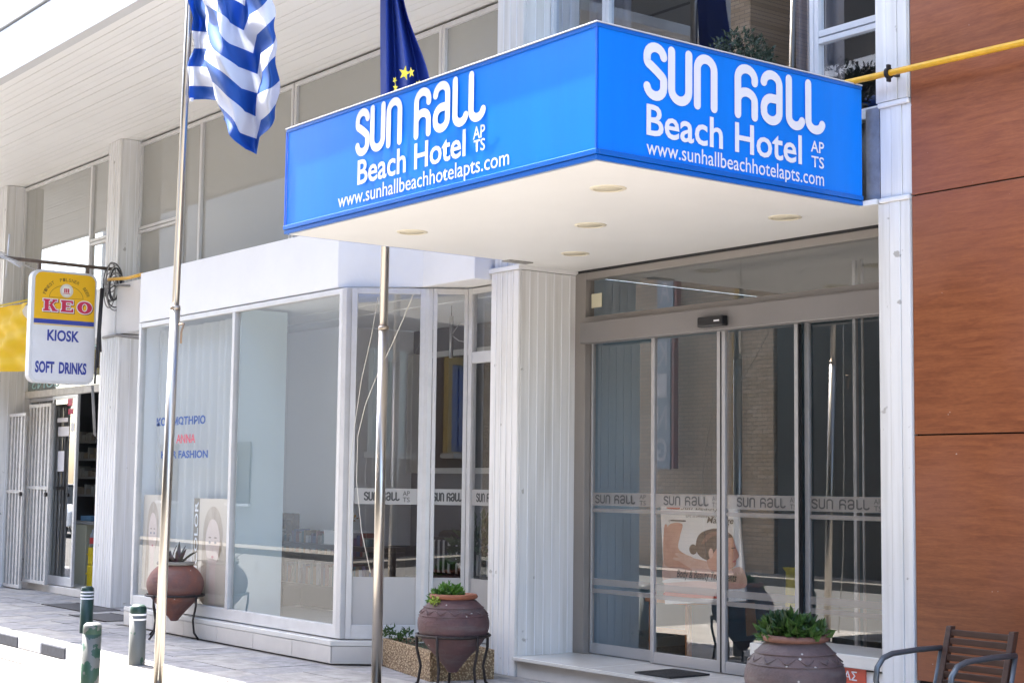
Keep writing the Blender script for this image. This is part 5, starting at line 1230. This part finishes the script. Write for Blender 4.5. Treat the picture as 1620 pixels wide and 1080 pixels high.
for k in range(26):
    th = random.uniform(0, 6.28); rr_ = .14*random.random()**.5; hh = random.uniform(.05, .145)*(1-.35*rr_/.14); cc = (c3p[0]+rr_*math.cos(th)*1.15, c3p[1]+rr_*math.sin(th), z3p-.03+hh)
    MB().tube([(c3p[0]+rr_*.5*math.cos(th), c3p[1]+rr_*.5*math.sin(th), z3p-.05), cc], .004, 5).build('stem', LEAFD, p3)
    leafball('leaf_cluster', cc, .045, 34, LEAF if k % 3 else LEAFD, p3, 1, .066, 100+k, up=.6)
rs = onY(1160, 78, 7.7)
rb = thing('reflection_shrub', 'leafy dark shrub added on the blue canopy, standing in for a tree reflected in the dark upper windows', 'plant', (rs.x, 7.7, CZ1+.002))  # made-up plant that takes the place of a tree's reflection in the glass
MB().lathe([(.001, 0), (.11, 0), (.14, .18), (.12, .18), (.001, .15)], (rs.x, 7.7, CZ1+.002), 20).build('pot', TR1, rb)
for k in range(16):
    cc = (rs.x+random.uniform(-.2, .2), 7.7+random.uniform(-.2, .2), CZ1+.15+random.uniform(0, .28)); MB().tube([(rs.x, 7.7, CZ1+.15), cc], .006, 5).build('stem', IRON, rb)
    leafball('leaf_cluster', cc, .10, 60, mat('leaf_dusky', (.022, .042, .022), .6, noise=.4, nscale=30), rb, 1, .04, 300+k)
# planter box of exposed aggregate
pa, pb_, pc_, pd_ = (-11.62, 7.46), (-10.50, 7.19), (-10.38, 7.74), (-11.50, 7.97)
plt = thing('planter_box', 'low planter trough of tan exposed pebble aggregate between bay window and pillar', 'planter', (-11, 7.6, 0))
def aggregate():
    M = mat('pebble_aggregate', (.46, .34, .20), .85); t = M.node_tree; b2 = t.nodes['Principled BSDF']; g_ = t.nodes.new('ShaderNodeNewGeometry')
    v_ = t.nodes.new('ShaderNodeTexVoronoi'); v_.inputs['Scale'].default_value = 55; t.links.new(g_.outputs['Position'], v_.inputs['Vector'])
    r_ = t.nodes.new('ShaderNodeValToRGB'); r_.color_ramp.elements[0].color = (.55, .42, .26, 1); r_.color_ramp.elements[1].color = (.20, .13, .07, 1); r_.color_ramp.elements[0].position = .15; r_.color_ramp.elements[1].position = .55
    t.links.new(v_.outputs['Distance'], r_.inputs[0]); t.links.new(r_.outputs[0], b2.inputs['Base Color'])
    bp = t.nodes.new('ShaderNodeBump'); bp.invert = True; bp.inputs['Distance'].default_value = .012; t.links.new(v_.outputs['Distance'], bp.inputs['Height']); t.links.new(bp.outputs[0], b2.inputs['Normal']); return M
AG = aggregate()
w_ = MB()
inn = lambda p_, q_, t_: tuple(a_+(b2-a_)*t_ for a_, b2 in zip(p_, q_))
cxy = (sum(p_[0] for p_ in (pa, pb_, pc_, pd_))/4, sum(p_[1] for p_ in (pa, pb_, pc_, pd_))/4)
ou = [pa, pb_, pc_, pd_]; ii = [(cxy[0]+(p_[0]-cxy[0])*.91, cxy[1]+(p_[1]-cxy[1])*.84) for p_ in ou]
vs = [(x, y, 0) for x, y in ou]+[(x, y, .235) for x, y in ou]+[(x, y, .235) for x, y in ii]+[(x, y, .17) for x, y in ii]
w_.add(vs, [(k, (k+1) % 4, 4+(k+1) % 4, 4+k) for k in range(4)]+[(4+k, 4+(k+1) % 4, 8+(k+1) % 4, 8+k) for k in range(4)]+[(8+k, 8+(k+1) % 4, 12+(k+1) % 4, 12+k) for k in range(4)])
w_.build('trough', AG, plt, bevel=.006)
MB().add([(x, y, .19) for x, y in ii], [(0, 1, 2, 3)]).build('soil', mat('soil', (.05, .035, .025), .95), plt)
for (px, py, r_, n_, lb_) in ((616, 1003, .055, 70, 'tallest green seedling at the left of the aggregate planter'), (632, 1010, .03, 30, 'tiny green seedling between two larger ones in the aggregate planter'), (643, 1007, .045, 50, 'small green seedling in the aggregate planter, nearest the plum pot')):
    c_ = onY(px, py, 7.5); t = thing('seedling', lb_, 'plant', (c_.x, 7.5, .19), 'seedlings in the aggregate planter')
    leafball('foliage', (c_.x, 7.5, c_.z), r_, n_, LEAF, t, 1.3, .04, px); MB().tube([(c_.x, 7.5, .19), (c_.x, 7.5, c_.z)], .005, 5).build('stem', LEAFD, t)
lf_ = MB(); rnd = random.Random(8)
for k in range(260):
    u, v = rnd.random(), rnd.random(); p_ = Vector(ii[0]).lerp(Vector(ii[1]), u).lerp(Vector(ii[3]).lerp(Vector(ii[2]), u), v); c_ = Vector((p_.x, p_.y, .195+rnd.random()*.025)); th = rnd.uniform(0, 6.28); a_ = Vector((math.cos(th), math.sin(th), rnd.uniform(.1, .6)))*.025; b2 = Vector((-math.sin(th), math.cos(th), 0))*.008
    lf_.add([c_-a_, c_-b2, c_+a_, c_+b2], [(0, 1, 2, 3)])
o = lf_.build('ground_cover', LEAFD); o['kind'] = 'stuff'; o['label'] = 'low dark ground cover leaves filling the aggregate planter'
# ================================================================== SLATTED CHAIR
ch = thing('garden_chair', 'brown slatted wooden chair with bent grey metal armrests against the brown wall', 'chair', (-5.6, 7.3, 0))
SW = mat('stained_slats', (.07, .032, .02), .5, noise=.5, nscale=9, stretch=(1, 6, 6)); GM = mat('grey_tube', (.10, .115, .13), .4, .5)
YT = 7.55
tL_, tR_ = onY(1500, 988, YT), onY(1608, 1000, YT)
x0, x1, zt = tL_.x, tR_.x, (tL_.z+tR_.z)/2
def back(z): return YT-(zt-z)*.30
for xx in (x0, x1-.035):
    vs = [(xx, back(zt)-.02, zt), (xx+.035, back(zt)-.02, zt), (xx+.035, back(zt)+.025, zt), (xx, back(zt)+.025, zt), (xx, back(.36)-.02, .36), (xx+.035, back(.36)-.02, .36), (xx+.035, back(.36)+.025, .36), (xx, back(.36)+.025, .36)]
    MB().add(vs, [(0, 1, 2, 3), (7, 6, 5, 4), (0, 4, 5, 1), (1, 5, 6, 2), (2, 6, 7, 3), (3, 7, 4, 0)]).build('side_rail', SW, ch, bevel=.004)
k = 0; z = zt-.035
while z > .42:
    MB().box(x0+.036, x1-.036, back(z)-.012, back(z)+.010, z-.0175, z+.0175).build('back_slat', SW, ch, bevel=.004); z -= .046
for k in range(8): MB().box(x0+.0, x1, 7.00+k*.055, 7.00+k*.055+.040, .40, .42).build('seat_slat', SW, ch, bevel=.004)
for xx in (x0-.02, x1+.02):
    pts = [(xx, back(.66)+.0, .665), (xx, 7.30, .665), (xx, 7.08, .655), (xx, 7.00, .635), (xx, 6.95, .585), (xx, 6.94, .52), (xx, 6.97, .40), (xx, 6.99, .18), (xx, 6.98, .0)]
    MB().tube(pts, .016, 10).build('armrest', GM, ch)
    MB().tube([(xx, 7.40, .0), (xx, 7.44, .42), (xx, back(.66), .665)], .014, 10).build('leg', GM, ch)
    MB().tube([(xx, 6.98, .385), (xx, 7.44, .385)], .012, 8).build('seat_rail', GM, ch)

# ================================================================== ACROSS THE STREET (seen in the reflections)
def stone():
    M = mat('opposite_stone', (.36, .29, .21), .9); t = M.node_tree; b2 = t.nodes['Principled BSDF']; g_ = t.nodes.new('ShaderNodeNewGeometry')
    mp = t.nodes.new('ShaderNodeMapping'); mp.inputs['Rotation'].default_value = (math.radians(90), 0, 0); t.links.new(g_.outputs['Position'], mp.inputs[0])
    br_ = t.nodes.new('ShaderNodeTexBrick'); br_.inputs['Scale'].default_value = 1; br_.inputs['Brick Width'].default_value = .26; br_.inputs['Row Height'].default_value = .075; br_.inputs['Mortar Size'].default_value = .008
    br_.inputs['Color1'].default_value = (.56, .42, .29, 1); br_.inputs['Color2'].default_value = (.40, .28, .17, 1); br_.inputs['Mortar'].default_value = (.27, .20, .14, 1)
    t.links.new(mp.outputs[0], br_.inputs['Vector']); t.links.new(br_.outputs['Color'], b2.inputs['Base Color'])
    bp = t.nodes.new('ShaderNodeBump'); bp.inputs['Distance'].default_value = .02; bp.invert = True; t.links.new(br_.outputs['Fac'], bp.inputs['Height']); t.links.new(bp.outputs[0], b2.inputs['Normal']); return M
YO = -4.0
ob = thing('stone_building', 'brown stone house across the street, seen mirrored in the sliding doors', 'building', (-26, YO-2, 0))
MB().box(-29.8, -20.0, YO-8, YO, -.11, 12.5).build('wall', stone(), ob)
MB().box(-29.9, -19.99, YO-8, YO+.25, 12.501, 12.8).build('cornice', PLAS, ob)
struct(MB().box(-60, 30, YO+.001, YO+1.0, -.119, .02).build('opposite_pavement', mat('worn_paving', (.17, .155, .135), .9, noise=.5, nscale=3)))
MB().tube([(-20.9, YO+.08, .021), (-20.9, YO+.08, 12.3)], .06, 12).build('drainpipe', mat('ochre_pipe', (.42, .26, .07), .6), ob)
def odoor(x, w, leafm, surm, lb, zo=2.25, sw_=.16):
    t = thing('house_door', lb, 'door', (x, YO, zo))
    f = MB(); f.frame((x+w/2+sw_, YO+.001), (x-w/2-sw_, YO+.001), zo, zo+2.15, sw_, -.12, -.001, wb=.03); f.build('surround', surm, t)
    MB().box(x-w/2, x+w/2, YO+.002, YO+.05, zo+.03, zo+1.98).build('leaf', leafm, t)
    for sx in (-1, 1):
        for z0 in (.15, .8, 1.4): MB().box(x+sx*w*.25-w*.17, x+sx*w*.25+w*.17, YO+.051, YO+.075, zo+z0, zo+z0+.5).build('panel', leafm, t)
    MB().box(x-w/2-sw_-.1, x+w/2+sw_+.1, YO+.001, YO+.35, zo-.12, zo-.001).build('threshold', mat('grey_stone', (.25, .24, .22), .8), t)
odoor(6.6, .62, mat('blue_door', (.012, .035, .16), .4), mat('yellow_surround', (.26, .18, .05), .7), 'blue panelled door with yellow surround across the street, mirrored in the bay glass')
odoor(3.55, .66, mat('green_door', (.02, .08, .06), .4), mat('green_grey_surround', (.22, .27, .25), .7), 'dark green door with pale surround across the street, mirrored in the angled pane', 2.2, .24)
ob4 = thing('shaded_house', 'dark rendered house across the street with two panelled doors, mirrored in the fixed door leaf', 'building', (-9, YO-2, 0))
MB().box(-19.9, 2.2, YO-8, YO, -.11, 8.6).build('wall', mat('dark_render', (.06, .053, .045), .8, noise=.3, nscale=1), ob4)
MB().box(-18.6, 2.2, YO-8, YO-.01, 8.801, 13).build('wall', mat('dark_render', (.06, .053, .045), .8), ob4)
MB().box(-19.9, 2.3, YO-8, YO+.2, 8.601, 8.8).build('cornice', PLAS, ob4)
for k in range(5):
    x = -18.5+k*4; MB().box(x, x+1.3, YO+.001, YO+.03, 4.6, 6.4).build('window', mat('dark_pane', (.05, .06, .08), .2), ob4)
pk = thing('parking_sign', 'vertical white and blue parking sign across the street, mirrored in the second door leaf', 'sign', (-22.5, YO+.5, 3.5))
MB().box(-22.75, -22.30, YO+.3, YO+.42, 1.9, 6.4).build('panel', mat('parking_blue', (.27, .28, .31), .5), pk)
MB().box(-22.55, -22.47, YO+.001, YO+.299, 5.0, 5.1).build('arm', IRON, pk)
Pk = Plane((-22.30, YO+.425, 1.9), (-1, 0, 0))
for k, ch_ in enumerate('PARKING'): Pk.text(ch_, 'lettering', mat('faded_letter', (.52, .48, .48), .6), pk, .08, .37, 3.85-k*.62, 4.32-k*.62, .002, .02)
MB().box(-22.26, -22.2, YO+.3, YO+.42, 1.9, 6.4).build('strip', mat('parking_red', (.22, .07, .05), .5), pk)
ob2 = thing('plain_house', 'plain terracotta rendered house across the street beside the stone one', 'building', (9, YO-2, 0))
MB().box(2.4, 24, YO-8, YO, -.11, 7).build('wall', mat('terracotta_render', (.11, .075, .055), .8, noise=.2, nscale=1), ob2)
MB().box(2.3, 24, YO-8, YO+.2, 7.001, 7.2).build('cornice', PLAS, ob2)
ob3 = thing('pale_house', 'pale rendered house at the far end across the street, mirrored in the salon glass', 'building', (-50, YO-3, 0))
MB().box(-52, -30, YO-8, YO-1, -.11, 12.5).build('wall', mat('pale_render', (.44, .44, .43), .8, noise=.1, nscale=1), ob3)
for k in range(4):
    x = -51+k*4.3; fo = MB().box(x, x+1.2, YO-.99, YO-.95, 1.0, 2.6).build('window', mat('dark_pane', (.05, .06, .08), .2), ob3)
    MB().box(x-.08, x+1.28, YO-.99, YO-.90, .92, .99).build('sill', PLAS, ob3)
# parked car mirrored in the kiosk door
car = thing('parked_car', 'white hatchback parked across the street, mirrored in the kiosk door glass', 'car', (-46, YO+2.4, -.12))
def carprof(pts, y0, y1, nm, m_, par=car, bevel=.05):
    n_ = len(pts); return MB().add([(x, y0, z) for x, z in pts]+[(x, y1, z) for x, z in pts], [tuple(range(n_)), tuple(range(n_, 2*n_))[::-1]]+[(i, n_+i, n_+(i+1) % n_, (i+1) % n_) for i in range(n_)]).build(nm, m_, par, bevel=bevel)
cy0, cy1, cx0 = YO+1.6, YO+3.2, -48.0
carprof([(cx0, .2), (cx0+.05, .65), (cx0+.9, .82), (cx0+3.7, .85), (cx0+3.95, .6), (cx0+3.95, .2)], cy0, cy1, 'body', mat('car_white', (.75, .75, .76), .2))
carprof([(cx0+.9, .80), (cx0+1.5, 1.34), (cx0+3.1, 1.38), (cx0+3.7, .83)], cy0+.08, cy1-.08, 'cabin', mat('car_glass', (.03, .035, .04), .1), bevel=.04)
carprof([(cx0+1.45, 1.35), (cx0+3.1, 1.39), (cx0+3.1, 1.43), (cx0+1.5, 1.40)], cy0+.1, cy1-.1, 'roof', mat('car_white', (.75, .75, .76), .2), bevel=.02)
for wx_ in (cx0+.75, cx0+3.15):
    for wy in (cy0, cy1-.18):
        t_ = MB(); t_.tube([(wx_, wy-.01, .19), (wx_, wy+.19, .19)], .31, 24); wo_ = t_.build('wheel', mat('tyre', (.02, .02, .02), .8), car)
        MB().tube([(wx_, wy-.015, .19), (wx_, wy+.195, .19)], .19, 16).build('rim', ALU, wo_)
